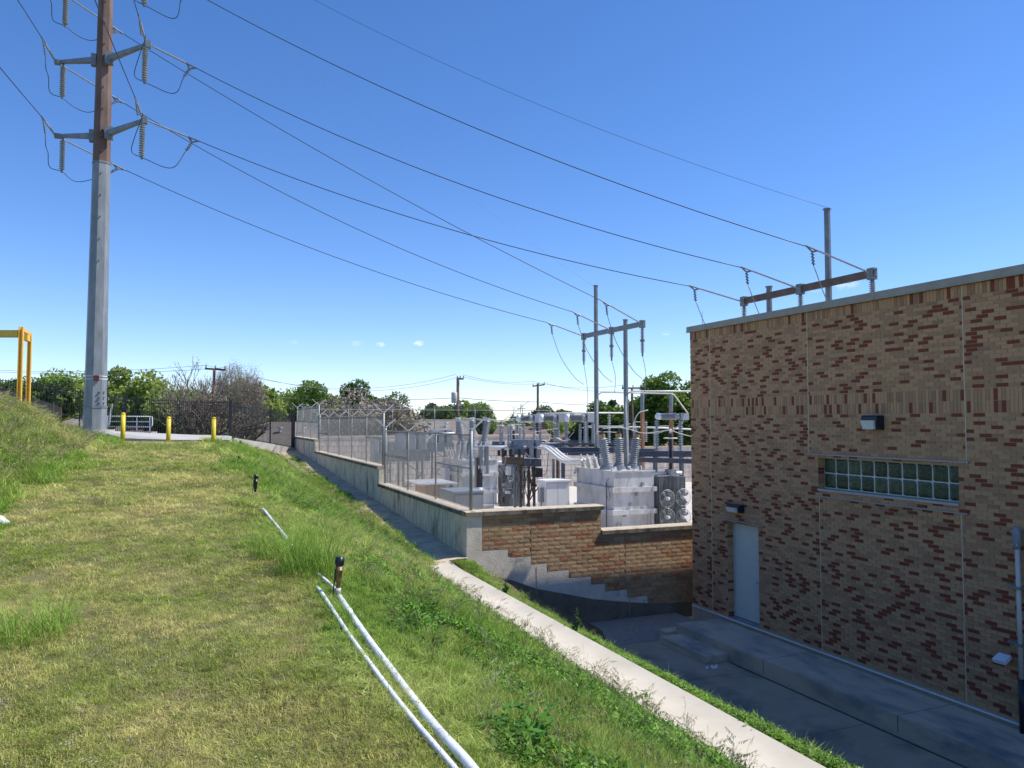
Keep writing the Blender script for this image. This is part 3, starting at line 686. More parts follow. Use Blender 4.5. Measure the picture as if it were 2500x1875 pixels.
# arms and insulators
def fitting(b, p, d, s_=1.0):          # triangular yoke plate with clamp
    b.beam(p, p+d*.34*s_, .03, .09*s_); return b
def arm(base, tip, w0=.24, w1=.14):
    a = MB(); base, tip = Vector(base), Vector(tip); d = (tip-base).normalized(); x = d.cross(Vector((0,0,1))).normalized(); y = x.cross(d)
    for p, w in ((base, w0), (tip, w1)):
        for (q, r_) in ((-1,-1),(1,-1),(1,1),(-1,1)): a.v.append(tuple(p+x*(q*w*.42)+y*(r_*w/2)))
    a.f += [(3,2,1,0),(4,5,6,7),(0,1,5,4),(1,2,6,5),(2,3,7,6),(3,0,4,7)]
    return a
GA = 'power line wires'
def wire(p0, p1, mid, r, label, m_='wire_dark', n=28, sag=None):
    p0, p1 = Vector(p0), Vector(p1)
    if sag is None:
        lo, hi = 0, 6.0
        for _ in range(40):
            s_ = (lo+hi)/2; pts = catenary(p0, p1, s_, 60); best = None
            for q in pts:
                dd = q.dot(fw)*cp + q.z*sp; up_ = -q.dot(fw)*sp + q.z*cp; u = 1250+F*q.dot(rt)/dd; v = 937.5-F*up_/dd
                if best is None or abs(u-mid[0]) < abs(best[0]-mid[0]): best = (u, v)
            if best[1] < mid[1]: lo = s_
            else: hi = s_
        sag = s_
    return MB().tube(catenary(p0, p1, sag, n), r, 5).build('conductor_wire', m_, None, True, label, 'power line', GA)
def strain(parent, p0, p1, jdir, name='strain_insulator', n=26, shed=.045, yoke=True):
    p0, p1 = Vector(p0), Vector(p1); d = (p1-p0).normalized(); L = (p1-p0).length
    MB().cyl(p0, p0+d*.16, .03, k=6).insul(p0+d*.16, p1-d*.1, .026, shed, n, 8).cyl(p1-d*.1, p1, .035, k=6).build(name, 'polymer_grey', parent, False)
    if yoke:
        y = MB().cyl(p1, p1+d*.55, .04, .03, k=6); q = p1+d*.3; j = Vector(jdir).normalized()
        y.beam(p1+d*.02, q+j*.16, .025, .07).beam(p1+d*.52, q+j*.16, .025, .06).cyl(q+j*.12, q+j*.62, .03, k=6)
        for k in range(4): y.beam(q+j*(.22+k*.11)-d*.07, q+j*(.22+k*.11)+d*.07, .05, .05)
        y.build('dead_end_clamp', 'steel_galv_dark', parent); return p1+d*.5, q+j*.62
    return p1, p1
XB = 20.0
Bpts = {1: Vector((XB-.12, 24.0, 4.62)), 2: Vector((XB-.12, 21.0, 4.66)), 3: Vector((XB-.12, 17.9, 4.66))}
Apts = {3: Vector((XB-.12, 37.2, 4.62)), 2: Vector((XB-.12, 34.2, 4.62)), 1: Vector((XB-.12, 31.3, 4.62))}
armlab = {1: 'top', 2: 'middle', 3: 'lowest'}
R_ = {1: ((268, -46), (368, -80), 352, 13), 2: ((267, 143), (362, 108), 353, 201), 3: ((266, 325), (354, 293), 346, 385)}
L_ = {1: ((228, -28), (146, -22), 159, 63), 2: ((229, 147), (141, 152), 152, 238), 3: ((224, 332), (141, 332), 151, 418)}
for k in (1, 2, 3):
    b_, t_, iu, iv = R_[k]; base = at(*b_, PD-.3); tip = at(*t_, PD-1.7)
    arm(base, tip).build('cross_arm', 'steel_galv', pole); MB().beam(base-Vector((0,0,.28)), base+Vector((0,0,.28)), .34, .22).build('arm_bracket', 'steel_galv_dark', pole)
    MB().beam(tip-Vector((0,0,.16)), tip+Vector((0,0,.16)), .2, .2).build('tip_plate', 'steel_galv', pole)
    itop = tip+Vector((-.14, 0, -.18)); ibot = at(iu, iv, PD-1.75); itop.x, itop.y = ibot.x, ibot.y
    ins = MB().insul(itop, ibot+Vector((0,0,.06)), .04, .125, 14, 12).build('hanging_insulator', 'porcelain', pole)
    MB().cyl(itop, itop+Vector((0,0,.2)), .05, k=8).cyl(ibot+Vector((0,0,.06)), ibot-Vector((0,0,.06)), .05, k=8).build('end_fitting', 'steel_galv_dark', ins)
    # towards structure B
    tgt = Bpts[k and {1: 3, 2: 2, 3: 1}[k]]; dirn = (tgt-tip); dirn.z *= 1.25; dirn.normalize()
    s0 = tip + dirn*.15; s1 = tip + dirn*2.1; wp, jp = strain(pole, s0, s1, (-.55, -.1, -1) if k < 3 else (-.5, 0, -.9))
    bt = tgt - (tgt-tip).normalized()*2.15 + Vector((0,0,-.02))
    mids = {1: (1002, 244), 2: (1002, 404), 3: (1002, 531)}[k]
    wire(wp, bt, mids, .017, {1: 'upper dark line wire from the top right pole arm to the near beam end', 2: 'dark line wire from the middle right pole arm to the beam centre above the roof', 3: 'dark line wire from the lowest right pole arm to the far beam end above roof'}[k])
    # jumper and back span
    bdir = Vector((-.059, -1, .0)); bs = tip + Vector((-.1, -.1, .05)); be = bs+bdir*1.9+Vector((0,0,-.07)); wp2, jp2 = strain(pole, bs, be, (0.1, .5, -.8), n=20)
    wire(wp2, wp2+bdir*95+Vector((0,0,2.5)), None, .018, 'dark line wire leaving the %s right pole arm up over the camera' % armlab[k], sag=2.8)
    MB().tube(bez([jp, at({1: 425, 2: 424, 3: 418}[k], {1: 45, 2: 228, 3: 410}[k], PD-2.4), ibot], 10), .017, 5).build('jumper_wire', 'wire_dark', pole, True)
    MB().tube(bez([ibot, ibot+Vector((-.38, -.1, .18)), ibot+Vector((-.25, -.5, .7)), ibot+Vector((.05, -1.0, 1.5)), jp2], 8), .017, 5).build('jumper_wire', 'wire_dark', pole, True)
    b_, t_, iu, iv = L_[k]; base = at(*b_, PD-.1); tip = at(*t_, PD+.15)
    arm(base, tip).build('cross_arm', 'steel_galv', pole); MB().beam(base-Vector((0,0,.26)), base+Vector((0,0,.26)), .2, .3).build('arm_bracket', 'steel_galv_dark', pole)
    MB().beam(tip-Vector((.0,0,.09)), tip+Vector((.0,0,.09)), .26, .26).build('tip_plate', 'steel_galv', pole)
    ibot = at(iu, iv, PD+.15); itop = Vector((ibot.x, ibot.y, tip.z-.12))
    ins = MB().insul(itop-Vector((0,0,.1)), ibot+Vector((0,0,.06)), .04, .125, 14, 12).build('hanging_insulator', 'porcelain', pole)
    MB().cyl(itop-Vector((0,0,.1)), itop+Vector((0,0,.08)), .05, k=8).cyl(ibot+Vector((0,0,.06)), ibot-Vector((0,0,.06)), .05, k=8).build('end_fitting', 'steel_galv_dark', ins)
    tgt = Apts[k]; cu, cv = {1: (277, 64), 2: (279, 235), 3: (281, 401)}[k]
    s0 = tip+Vector((.25, .1, -.12)); s1 = at(cu-4, cv, PD+1.2); wp, jp = strain(pole, s0, s1, (-.75, -.2, -.6), shed=.045, n=34)
    bt = tgt - (tgt-tip).normalized()*2.15
    wire(wp, bt, {1: (1002, 496), 2: (1002, 616), 3: (1002, 694)}[k], .017, {1: 'line wire from the top left pole arm to the near end of the yard beam', 2: 'line wire from the middle left pole arm to the centre of the yard beam', 3: 'lowest line wire, from the bottom left pole arm to the far yard beam end'}[k])
    bs = tip+Vector((-.1, -.1, 0)); be = bs+bdir*1.9+Vector((0,0,-.07)); wp2, jp2 = strain(pole, bs, be, (.1, .35, -.9), n=20)
    wire(wp2, wp2+bdir*95+Vector((0,0,2.5)), None, .018, 'dark line wire leaving the %s left pole arm towards the upper left' % armlab[k], sag=2.8)
    MB().tube(bez([ibot, at(iu+30, iv+24, PD+.5), at(iu+66, iv+36 if k < 3 else iv+22, PD+.8), jp], 10), .017, 5).build('jumper_wire', 'wire_dark', pole, True)
    MB().tube(bez([ibot, ibot+Vector((-.45, -.2, .08)), ibot+Vector((-.45, -.7, .55)), jp2+Vector((.02, .1, -.5)), jp2], 8), .017, 5).build('jumper_wire', 'wire_dark', pole, True)
wire((PX+.2, PY, zt), (XB, 19.8, 7.28), (1002, 113), .0075, 'thin faint ground wire from the pole top to the tallest post above the roof', 'wire_dark')
wire((PX+.2, PY+.2, zt-.3), (XB, 36.0, 7.12), (1002, 373), .0045, 'very thin ground wire from the pole top to the tall post in the yard', 'wire_grey')
# ------------------------------------------------------------------ dead end structures
def dead_end(ys_, tallY, shortY, zb, label, cat, drop):
    t = thing('dead_end_frame', (XB, (tallY+shortY)/2, SUBZ), label, cat, 'steel dead end frames')
    for y, h, nm in ((tallY, 7.2, 0), (shortY, 5.0, 0)):
        b = MB(); b.loft([b.ring((XB, y, SUBZ), (0,0,1), .135, 8, .5), b.ring((XB, y, h), (0,0,1), .108, 8, .5)], 8); p_ = b.build('post', 'steel_galv_dark', t)
        MB().cyl((XB, y, h), (XB, y, h+.04), .14, k=8).build('cap_plate', 'steel_galv_dark', p_)
    y0, y1 = ys_[0]+.15, ys_[2]-.15
    MB().box(XB-.12+.0, XB-.117+.0, y1, y0, zb-.12, zb+.12).box(XB-.117, XB-.03, y1, y0, zb+.09, zb+.12).box(XB-.117, XB-.03, y1, y0, zb-.12, zb-.09).box(XB-.16, XB-.12, y1, y0, zb-.12, zb+.12).build('beam', 'beam_brown' if drop == 'B' else 'steel_galv_dark', t)
    for i, y in enumerate(ys_):
        c = Vector((XB-.10, y, zb-.14)); n = 2
        MB().box(XB-.2, XB+.0, y-.12, y+.12, zb-.2, zb+.17).build('end_bracket', 'steel_galv_dark', t)
        b = MB().insul(c-Vector((0,0,.12)), c-Vector((0,0,.62)), .05, .105, 8, 10).insul(c-Vector((0,0,.70)), c-Vector((0,0,1.25)), .05, .105, 9, 10); b.build('surge_insulator', 'porcelain', t)
        b = MB().cyl(c, c-Vector((0,0,.12)), .06, k=8).cyl(c-Vector((0,0,.62)), c-Vector((0,0,.70)), .12, k=8).cyl(c-Vector((0,0,1.25)), c-Vector((0,0,1.42)), .045, k=8); b.build('end_fitting', 'steel_galv_dark', t)
    return t
fA = dead_end([37.2, 34.2, 31.3], 36.0, 33.0, 4.62, 'steel frame in the yard left of the building, with grey beam and three insulators', 'steel frame', 'A')
fB = dead_end([24.0, 21.0, 17.9], 19.8, 22.7, 4.66, 'steel dead end frame rising behind the brick building roof, with rusty beam', 'steel frame', 'B')
for k in (1, 2, 3):
    for tgt, fr_, tp in ((Bpts[{1: 3, 2: 2, 3: 1}[k]], fB, at(*R_[k][1], PD-1.7)), (Apts[k], fA, at(*L_[k][1], PD))):
        d = (tgt-tp).normalized(); MB().cyl(tgt, tgt-d*.2, .03, k=6).insul(tgt-d*.2, tgt-d*1.75, .024, .042, 24, 8).build('strain_insulator', 'polymer_grey', fr_)
        y = MB().cyl(tgt-d*1.75, tgt-d*2.2, .03, k=6); q = tgt-d*1.98; j = Vector((.1, 0, -1)); y.beam(tgt-d*1.78, q+j*.12, .025, .06).beam(tgt-d*2.18, q+j*.12, .025, .05).cyl(q+j*.1, q+j*.55, .028, k=6)
        for i in range(4): y.beam(q+j*(.2+i*.1)-d*.06, q+j*(.2+i*.1)+d*.06, .04, .04)
        y.build('dead_end_clamp', 'steel_galv_dark', fr_); e = q+j*.55
        bot = Vector((XB-.1, tgt.y, 4.62-1.75-.9)) if fr_ is fA else Vector((XB-.1, tgt.y+.2, 2.1))
        MB().tube(bez([e, e.lerp(bot, .35)+Vector((-.15, 0, -.30)), e.lerp(bot, .75)+Vector((-.1, 0, -.28)), bot], 8), .016, 5).build('jumper_wire', 'wire_grey', fr_, True)
for y, (u, v) in ((37.2, (1434, 1020)), (34.2, (1501, 958)), (31.3, (1574, 958))):
    q = Vector((XB-.1, y, 3.1)); e = at(u, v, q.dot(fw)-.6); MB().tube(bez([q, q.lerp(e, .5)+Vector((.12, 0, 0)), e], 8), .014, 5).build('drop_wire', 'wire_grey', fA, True)
# ------------------------------------------------------------------ transformers
def transformer(x0, y0, w_, L_, label, raise_=0.0, fans=((.24, .84), (.24+.80, .80), (.24, 1.62), (.24+.80, 1.64)), radx=.20):
    z0 = SUBZ; t = thing('transformer', (x0+w_/2, y0+L_/2, z0), label, 'transformer', 'power transformers'); X = lambda a: x0+a; Z = lambda a: z0+a
    H = 2.80
    MB().box(X(0), X(w_), y0, y0+L_, Z(.42), Z(H-.05)).build('tank', 'tank_paint', t)
    MB().box(X(.08), X(w_-.12), y0+.1, y0+L_-.1, Z(0), Z(.405)).build('base', 'tank_paint', t)
    MB().box(X(-.05), X(w_+.05), y0-.05, y0+L_+.05, Z(H-.048), Z(H+.01)).build('cover', 'tank_paint', t)
    for z in (1.0, 1.93): MB().box(X(-.11), X(w_+.08), y0-.12, y0-.002, Z(z), Z(z+.20)).box(X(-.11), X(-.002), y0, y0+L_+.1, Z(z), Z(z+.20)).box(X(w_+.002), X(w_+.08), y0, y0+L_, Z(z), Z(z+.2)).build('stiffener', 'tank_paint', t)
    MB().box(X(-.1), X(w_+.12), y0-.16, y0-.1, Z(.36), Z(.41)).build('base_rail', 'cabinet_white', t)
    for a in (.38, w_-.3): MB().box(X(a-.025), X(a+.025), y0-.03, y0-.002, Z(.42), Z(.99)).build('rib', 'tank_paint', t)
    if raise_ > .3: MB().box(X(-.4), X(-.12), y0+L_*.55, y0+L_*.8, Z(.9), Z(2.3)).build('control_box', 'cabinet_white', t)
    MB().quad((X(-.16), y0+L_-.2, Z(2.5)), (X(-.16), y0+L_+.05, Z(2.5)), (X(-.02), y0+L_+.05, Z(2.8)), (X(-.02), y0+L_-.2, Z(2.8))).build('corner_gusset', 'tank_paint', t)
    MB().tube([(X(-.16), y0+.35, Z(.2)), (X(-.16), y0+.35, Z(2.3)), (X(-.05), y0+.35, Z(2.5))], .018, 6).tube(bez([(X(-.16), y0+.3, Z(2.3)), (X(-.2), y0+.0, Z(1.9)), (X(-.2), y0+.1, Z(1.6)), (X(-.14), y0+.35, Z(1.8))], 6), .01, 5).build('cable', 'wire_dark', t)
    MB().tube([(X(w_+.1), y0-.2, Z(.3)), (X(w_+.1), y0-.2, Z(2.5))], .022, 6).build('vertical_pipe', 'wire_dark', t)
    # high voltage bushings
    for i, (a, lean) in enumerate(((.35, -.16), (.95, 0.0), (1.62, .2))):
        p = Vector((X(a), y0+1.2+.0*i, Z(H+.01))); d = Vector((lean, 0, 1)).normalized()
        MB().cyl(p, p+Vector((0,0,.10+raise_)), .30, k=14).lathe(p+Vector((0,0,.10+raise_)), d, [(0, .24), (.08, .24), (.1, .17), (.16, .17)], 14).build('turret', 'tank_grey', t)
        q = p+Vector((0,0,.12+raise_))+d*.12; b_ = MB().insul(q, q+d*1.12, .13, .215, 13, 14).build('bushing', 'porcelain', t, True)
        MB().lathe(q+d*1.12, d, [(0, .13), (.16, .13), (.17, .05)], 12).build('brass_ring', 'brass' if raise_ < .3 else 'porcelain_white', b_); MB().lathe(q+d*1.29, d, [(0, .09), (.1, .09), (.12, .025), (.3, .025)], 10).build('terminal', 'wire_dark', b_)
    for i in range(6):
        a = .02+.33*(i % 3)+.2*(i//3); p = Vector((X(a-.2*(i//3)), y0+2.1+.55*(i//3), Z(H+.01))); d = Vector((-.25, .0, 1)).normalized()
        MB().cyl(p, p+d*.1, .11, k=10).insul(p+d*.1, p+d*.48, .05, .11, 5, 10).cyl(p+d*.48, p+d*.62, .03, k=6).build('low_voltage_bushing', 'porcelain_white', t)
    for i in range(6 if raise_ > .3 else 0):
        p = Vector((X(-.15+.3*i), y0+.45+.1*(i % 2), Z(H+.01))); d = Vector((.18, 0, 1)).normalized(); MB().cyl(p, p+d*.3, .09, k=8).insul(p+d*.3, p+d*.8, .05, .11, 5, 8).cyl(p+d*.8, p+d*1.0, .03, k=6).build('low_voltage_bushing', 'porcelain_white', t)
    for i in range(5):
        zz = .5+.42*i; MB().box(X(.12+.3*i), X(.12+.3*i+.12), y0-.06, y0-.003, Z(zz), Z(zz+.14)).build('fitting', 'tank_grey', t)
    MB().tube(bez([(X(.2), y0-.14, Z(.7)), (X(.25), y0-.2, Z(.5)), (X(.4), y0-.15, Z(.35)), (X(.9), y0-.14, Z(.33))], 6), .018, 5).tube([(X(w_-.25), y0-.13, Z(.3)), (X(w_-.25), y0-.13, Z(1.0))], .02, 5).build('conduit', 'wire_grey', t)
    rs = random.Random(5)
    for i in range(12):
        px, py = X(rs.uniform(.1, w_-.1)), y0+rs.uniform(.15, 1.0); h = rs.uniform(.05, .16); s_ = rs.uniform(.05, .12)
        MB().box(px, px+s_, py, py+s_, Z(H+.012), Z(H+.012+h)).build('cover_fitting', 'tank_grey' if i % 2 else 'white_paint', t)
    # radiator with fans
    rx = w_+radx; RW = 1.28
    for i in range(20):
        a = rx+i*RW/19; MB().box(X(a-.016), X(a+.016), y0-.15, y0+.55, Z(.25), Z(2.5)).build('radiator_fin', 'fin_grey', t)
    MB().cyl((X(w_), y0+.2, Z(2.64)), (X(rx+RW+.05), y0+.2, Z(2.64)), .085, k=12).build('header_pipe', 'white_paint', t); MB().cyl((X(w_), y0+.2, Z(.36)), (X(rx+RW), y0+.2, Z(.36)), .07, k=12).build('header_pipe', 'tank_paint', t)
    for (a, z) in fans:
        c = Vector((X(rx+a), y0-.30, Z(z))); f_ = MB().cyl(c+Vector((0, .1, 0)), c+Vector((0, -.12, 0)), .075, k=12).cyl(c+Vector((0, -.12, 0)), c+Vector((0,-.16,0)), .05, k=10).build('fan_motor', 'white_paint', t, True)
        g_ = MB()
        for rr in (.10, .17, .24, .31, .365):
            n = 24; pts = [c+Vector((rr*math.cos(i*2*math.pi/n), -.14 + (.1 if rr > .36 else 0)*.5 + (rr/.37)**3*.05, rr*math.sin(i*2*math.pi/n))) for i in range(n+1)]; g_.tube(pts, .004 if rr < .36 else .013, 4)
        for i in range(16):
            an = i*math.pi/8; v_ = Vector((math.cos(an), 0, math.sin(an))); g_.tube([c+v_*.06+Vector((0,-.15,0)), c+v_*.3+Vector((0,-.13,0)), c+v_*.37+Vector((0,-.04,0)), c+v_*.37+Vector((0,.1,0))], .004, 3)
        g_.build('fan_guard', 'porcelain', f_)
        bl = MB()
        for i in range(4):
            an = i*math.pi/2+.6; v_ = Vector((math.cos(an), 0, math.sin(an))); p_ = Vector((-math.sin(an), 0, math.cos(an)))
            bl.quad(c+v_*.07-p_*.03+Vector((0,.02,0)), c+v_*.33-p_*.10+Vector((0,.05,0)), c+v_*.33+p_*.08+Vector((0,-.02,0)), c+v_*.07+p_*.03+Vector((0,-.01,0)))
        bl.build('fan_blade', 'fin_grey', f_)
        MB().tube(bez([c+Vector((.05, -.1, -.06)), c+Vector((.0, -.15, -.25)), c+Vector((-.25, -.18, -.5))], 6), .012, 5).build('fan_cable', 'wire_dark', f_)
    # surge arrester
    ax, ay = X(rx+.72), y0+.1; MB().box(ax-.2, ax+.2, ay-.15, ay+.15, Z(2.56), Z(2.82)).build('arrester_bracket', 'tank_grey', t)
    MB().insul((ax, ay, Z(2.82)), (ax, ay, Z(4.35)), .07, .12, 24, 10).build('surge_arrester', 'porcelain_dark', t)
    g_ = MB(); n = 20; g_.tube([Vector((ax+.28*math.cos(i*2*math.pi/n), ay+.28*math.sin(i*2*math.pi/n), Z(4.15))) for i in range(n+1)], .025, 6); g_.cyl((ax, ay, Z(4.35)), (ax, ay, Z(4.55)), .05, k=8); g_.build('grading_ring', 'bus_white', t, True)
    return t
t2 = transformer(16.3, 27.9, 1.95, 3.3, 'large pale grey transformer nearest the brick building, four fans on its radiator')
c = at(1458, 1140, 33); 
t1 = transformer(13.55, 39.0, 1.95, 3.3, 'pale grey transformer further back on the left, seen partly through the chain link', .75, fans=((.35, 2.35), (.35, 1.6)), radx=.3)
# ------------------------------------------------------------------ bus, cabinets, switchgear
for k in range(3):
    o_ = Vector((-.30*k, -.28*k, -.02*k)); L0 = [at(1170, 1091, 38.5), at(1235, 1091, 37.8), at(1312, 1089, 36.8), at(1340, 1090, 36.3), at(1352, 1094, 36), at(1374, 1112, 35.6), at(1388, 1121, 35.4), at(1400, 1123, 35.2), at(1436, 1121, 34.6)]
    pts = bez([p+o_ for p in L0[2:]], 5); MB().tube([L0[0]+o_, L0[1]+o_]+pts, .078, 10).build('bus_pipe', 'bus_white', None, True, ['upper of three thick white bus pipes bending down to the near transformer', 'middle of three thick white bus pipes bending down to the near transformer', 'lower of three thick white bus pipes bending down to the near transformer'][k], 'bus pipe', 'thick white bus pipes')
rk = thing('switch_rack', at(1280, 1230, 36.5), 'dark steel rack with grey boxes and capacitor cans beside the white cabinet', 'switch rack')
D = 36.0
def bx(u0, v0, u1, v1, d, dep, m_, name, par):         # box given by its front face
    a, b = at(u0, v0, d), at(u1, v1, d); n = MB(); q = Vector((0, dep, 0)); p = [Vector((a.x, a.y, b.z)), Vector((b.x, b.y, b.z)), Vector((b.x, b.y, a.z)), Vector((a.x, a.y, a.z))]
    n.v = [tuple(x) for x in p]+[tuple(x+q) for x in p]; n.f = [(0,1,2,3),(7,6,5,4),(1,5,6,2),(0,3,7,4),(3,2,6,7),(1,0,4,5)]; return n.build(name, m_, par)
for (a, b, m_) in ((1255, 1259, 'steel_galv_dark'), (1269, 1273, 'steel_brown'), (1287, 1294, 'steel_brown'), (1302, 1306, 'steel_brown')):
    p0, p1 = at((a+b)/2, 1122, D), at((a+b)/2, 1122, D); MB().beam((p0.x, p0.y, SUBZ), (p0.x, p0.y, p0.z), .10, .10, (1,0,0)).build('leg', m_, rk)
for (p, q) in (((1271, 1140), (1291, 1232)), ((1291, 1140), (1271, 1232)), ((1291, 1150), (1305, 1225)), ((1305, 1150), (1291, 1225)), ((1271, 1172), (1305, 1172)), ((1271, 1142), (1305, 1142))):
    MB().beam(at(*p, D-.05), at(*q, D-.05), .06, .04).build('brace', 'steel_brown', rk)
bx(1237, 1117, 1279, 1134, D-.1, .6, 'steel_brown', 'deck', rk); bx(1279, 1121, 1322, 1139, D-.15, .7, 'steel_beam', 'deck', rk)
bx(1254, 1073, 1302, 1110, D+.4, .5, 'tank_grey', 'control_box', rk); bx(1293, 1074, 1303, 1118, D-.3, .35, 'tank_grey', 'box', rk); bx(1310, 1074, 1319, 1119, D-.3, .35, 'tank_grey', 'box', rk); bx(1302, 1082, 1311, 1112, D-.1, .3, 'black_metal', 'box', rk)
bx(1306, 1143, 1325, 1165, D-.2, .4, 'black_metal', 'control_box', rk); bx(1240, 1139, 1248, 1160, D-.2, .3, 'cabinet_white', 'control_box', rk); bx(1249, 1140, 1257, 1161, D-.2, .3, 'tank_grey', 'control_box', rk)
for i, u in enumerate((1240, 1254, 1271)):
    p = at(u, 1083 if i < 2 else 1086, D+.2); q = at(u+(10 if i < 2 else 12), 1088, D); MB().lathe(at(u, 1086, D+.5), (1,.0,0), [(0, .12), (.03, .17), (.24 if i < 2 else .36, .17), (.28 if i < 2 else .40, .12)], 14).build('capacitor_can', 'tank_grey', rk, True)
bx(1268, 1087, 1279, 1107, D+.15, .3, 'tank_grey', 'box', rk)
for i, u in enumerate((1218, 1234, 1246)): MB().insul(at(u, 1098, D), at(u, 1113, D), .06, .13, 5, 10).build('post_insulator', 'porcelain_dark', rk)
for i, (u, m_) in enumerate(((1351, 'steel_galv_dark'), (1362, 'steel_brown'))):
    p = at(u, 1120, 37.5); MB().beam((p.x, p.y, SUBZ), (p.x, p.y, p.z), .10 if i == 0 else .19, .1, (1,0,0)).build('support_post', m_, rk)
MB().tube(bez([at(1320, 1168, 35), at(1322, 1178, 35), at(1300, 1210, 35), at(1285, 1235, 35)], 8), .03, 6).build('cable', 'wire_dark', rk); MB().tube(bez([at(1340, 1092, 36), at(1338, 1120, 35.8), at(1333, 1156, 35.5), at(1323, 1158, 35.4)], 8), .014, 5).build('cable', 'wire_dark', rk)
rs = random.Random(9)
for i in range(16):
    u, v = rs.uniform(1222, 1318), rs.uniform(1100, 1150); u2, v2 = u+rs.uniform(-22, 22), v+rs.uniform(25, 80); dd_ = D-rs.uniform(-.3, .6)
    MB().tube(bez([at(u, v, dd_), at((u+u2)/2+rs.uniform(-8, 8), (v+v2)/2, dd_), at(u2, min(v2, 1228), dd_)], 5), rs.choice((.014, .02, .03)), 5).build('cable', rs.choice(('wire_dark', 'wire_grey', 'steel_brown')), rk)
for i in range(12):
    u, v = rs.uniform(1222, 1312), rs.uniform(1138, 1215); bx(u, v, u+rs.uniform(4, 10), v+rs.uniform(5, 14), D+rs.uniform(-.4, .5), .2, rs.choice(('tank_grey', 'black_metal', 'steel_galv_dark', 'cabinet_white')), 'small_box', rk)
for i in range(5): a = at(1228+i*20, 1094, D-.2); MB().insul(a, a-Vector((0, 0, .42)), .06, .12, 5, 8).build('post_insulator', 'porcelain_dark', rk)
cab = thing('control_cabinet', at(1358, 1235, 33.2), 'white two door cabinet standing between the dark rack and the near transformer', 'cabinet')
p0, p1 = at(1330, 1174, 33.2), at(1392, 1172, 33.2); xa, xb, ya = p0.x, p1.x+.12, p0.y-.1
MB().box(xa, xb, ya, ya+.75, SUBZ, p0.z-.03).build('body', 'cabinet_white', cab); MB().box(xa-.07, xb+.07, ya-.09, ya+.82, p0.z-.029, p0.z+.03).build('top', 'white_paint', cab)
xm = (xa+xb)/2
for (a, b, s_) in ((xa+.03, xm-.01, 1), (xm+.01, xb-.03, -1)):
    dd = MB().box(a, b, ya-.025, ya-.002, SUBZ+.1, p0.z-.10).build('door', 'cabinet_white', cab); hx = xm-s_*.07; MB().beam((hx, ya-.06, -4.15), (hx-.01, ya-.05, -4.42), .025, .03).build('handle', 'black_metal', dd)
MB().box(xa-.16, xa-.003, ya+.2, ya+.5, -3.5, -2.9).build('meter_box', 'tank_grey', cab); MB().tube([(xa-.12, ya+.2, -3.5), (xa-.12, ya+.2, SUBZ)], .03, 6).build('conduit', 'wire_grey', cab)
# kiosks behind the chain link
def kiosk(u0, v0, u1, d, dep, label, m_, top, mt_, name='equipment_cabinet'):
    a, b = at(u0, v0, d), at(u1, v0, d); x0_, x1_ = a.x, b.x; y0_ = (a.y+b.y)/2; zt_ = a.z
    t = thing(name, ((x0_+x1_)/2, y0_+dep/2, SUBZ), label, 'cabinet'); MB().box(x0_, x1_, y0_, y0_+dep, SUBZ, zt_-.06).build('body', m_, t); MB().box(x0_-top, x1_+top, y0_-top, y0_+dep+top, zt_-.058, zt_).build('lid', mt_, t)
    MB().box(x0_+.05, x1_-.05, y0_-.02, y0_-.002, SUBZ+.1, zt_-.12).build('door', m_, t)
    MB().box(x1_-.18, x1_-.15, y0_-.05, y0_-.021, zt_-.8, zt_-.55).build('handle', 'white_paint', t); return t
kiosk(1102, 1199, 1186, 23.0, 1.3, 'grey steel cabinet just behind the chain link corner post', 'tank_grey', .02, 'tank_grey')
kiosk(1036, 1178, 1092, 29.0, 1.4, 'buff kiosk with an overhanging pale flat roof behind the chain link', 'house_wall', .35, 'tank_paint', 'kiosk')
# control columns and black switch handles near the corner post
swc = thing('switch_column', at(1172, 1235, 27), 'slim grey control columns with dark operating rods beside the corner post', 'switch')
for (u0, v0, u1, v1, m_) in ((1172, 1090, 1179, 1137, 'steel_galv'), (1186, 1090, 1193, 1157, 'steel_galv'), (1163, 1117, 1168, 1190, 'porcelain_dark'), (1170, 1145, 1178, 1190, 'porcelain_dark'), (1174, 1137, 1187, 1154, 'tank_paint')): bx(u0, v0, u1, v1, 30, .2, m_, 'column', swc)
MB().lathe(at(1172, 1190, 30), (0,0,-1), [(0, .07), (.06, .1), (.2, .1)], 8).build('foot', 'white_paint', swc)
# lattice stands with grey breakers behind the fence
def lattice_stand(u, d, label, w_=.9, topv=1057):
    c_ = at(u, topv, d); b0 = Vector((c_.x, c_.y, SUBZ)); t = thing('breaker_stand', b0, label, 'circuit breaker', 'breaker stands behind the chain link'); zt_ = c_.z
    for sx in (-1, 1):
        for sy in (-1, 1): MB().beam((c_.x+sx*w_/2, c_.y+sy*w_/2, SUBZ), (c_.x+sx*w_/2, c_.y+sy*w_/2, zt_-1.3), .09, .09, (1,0,0)).build('leg', 'steel_galv_dark', t)
    for k in range(5):
        z = SUBZ+k*(zt_-1.3-SUBZ)/5; z2 = SUBZ+(k+1)*(zt_-1.3-SUBZ)/5; s_ = 1 if k % 2 else -1
        MB().beam((c_.x-s_*w_/2, c_.y-w_/2, z), (c_.x+s_*w_/2, c_.y-w_/2, z2), .05, .05).build('brace', 'steel_galv_dark', t)
    MB().box(c_.x-w_*.9, c_.x+w_*.9, c_.y-w_*.6, c_.y+w_*.6, zt_-1.3, zt_-.75).build('deck', 'steel_galv_dark', t)
    for k in (-1, 0, 1): MB().box(c_.x+k*.5-.17, c_.x+k*.5+.17, c_.y-.25, c_.y+.25, zt_-.749, zt_).build('tank', 'tank_grey', t)
    return t
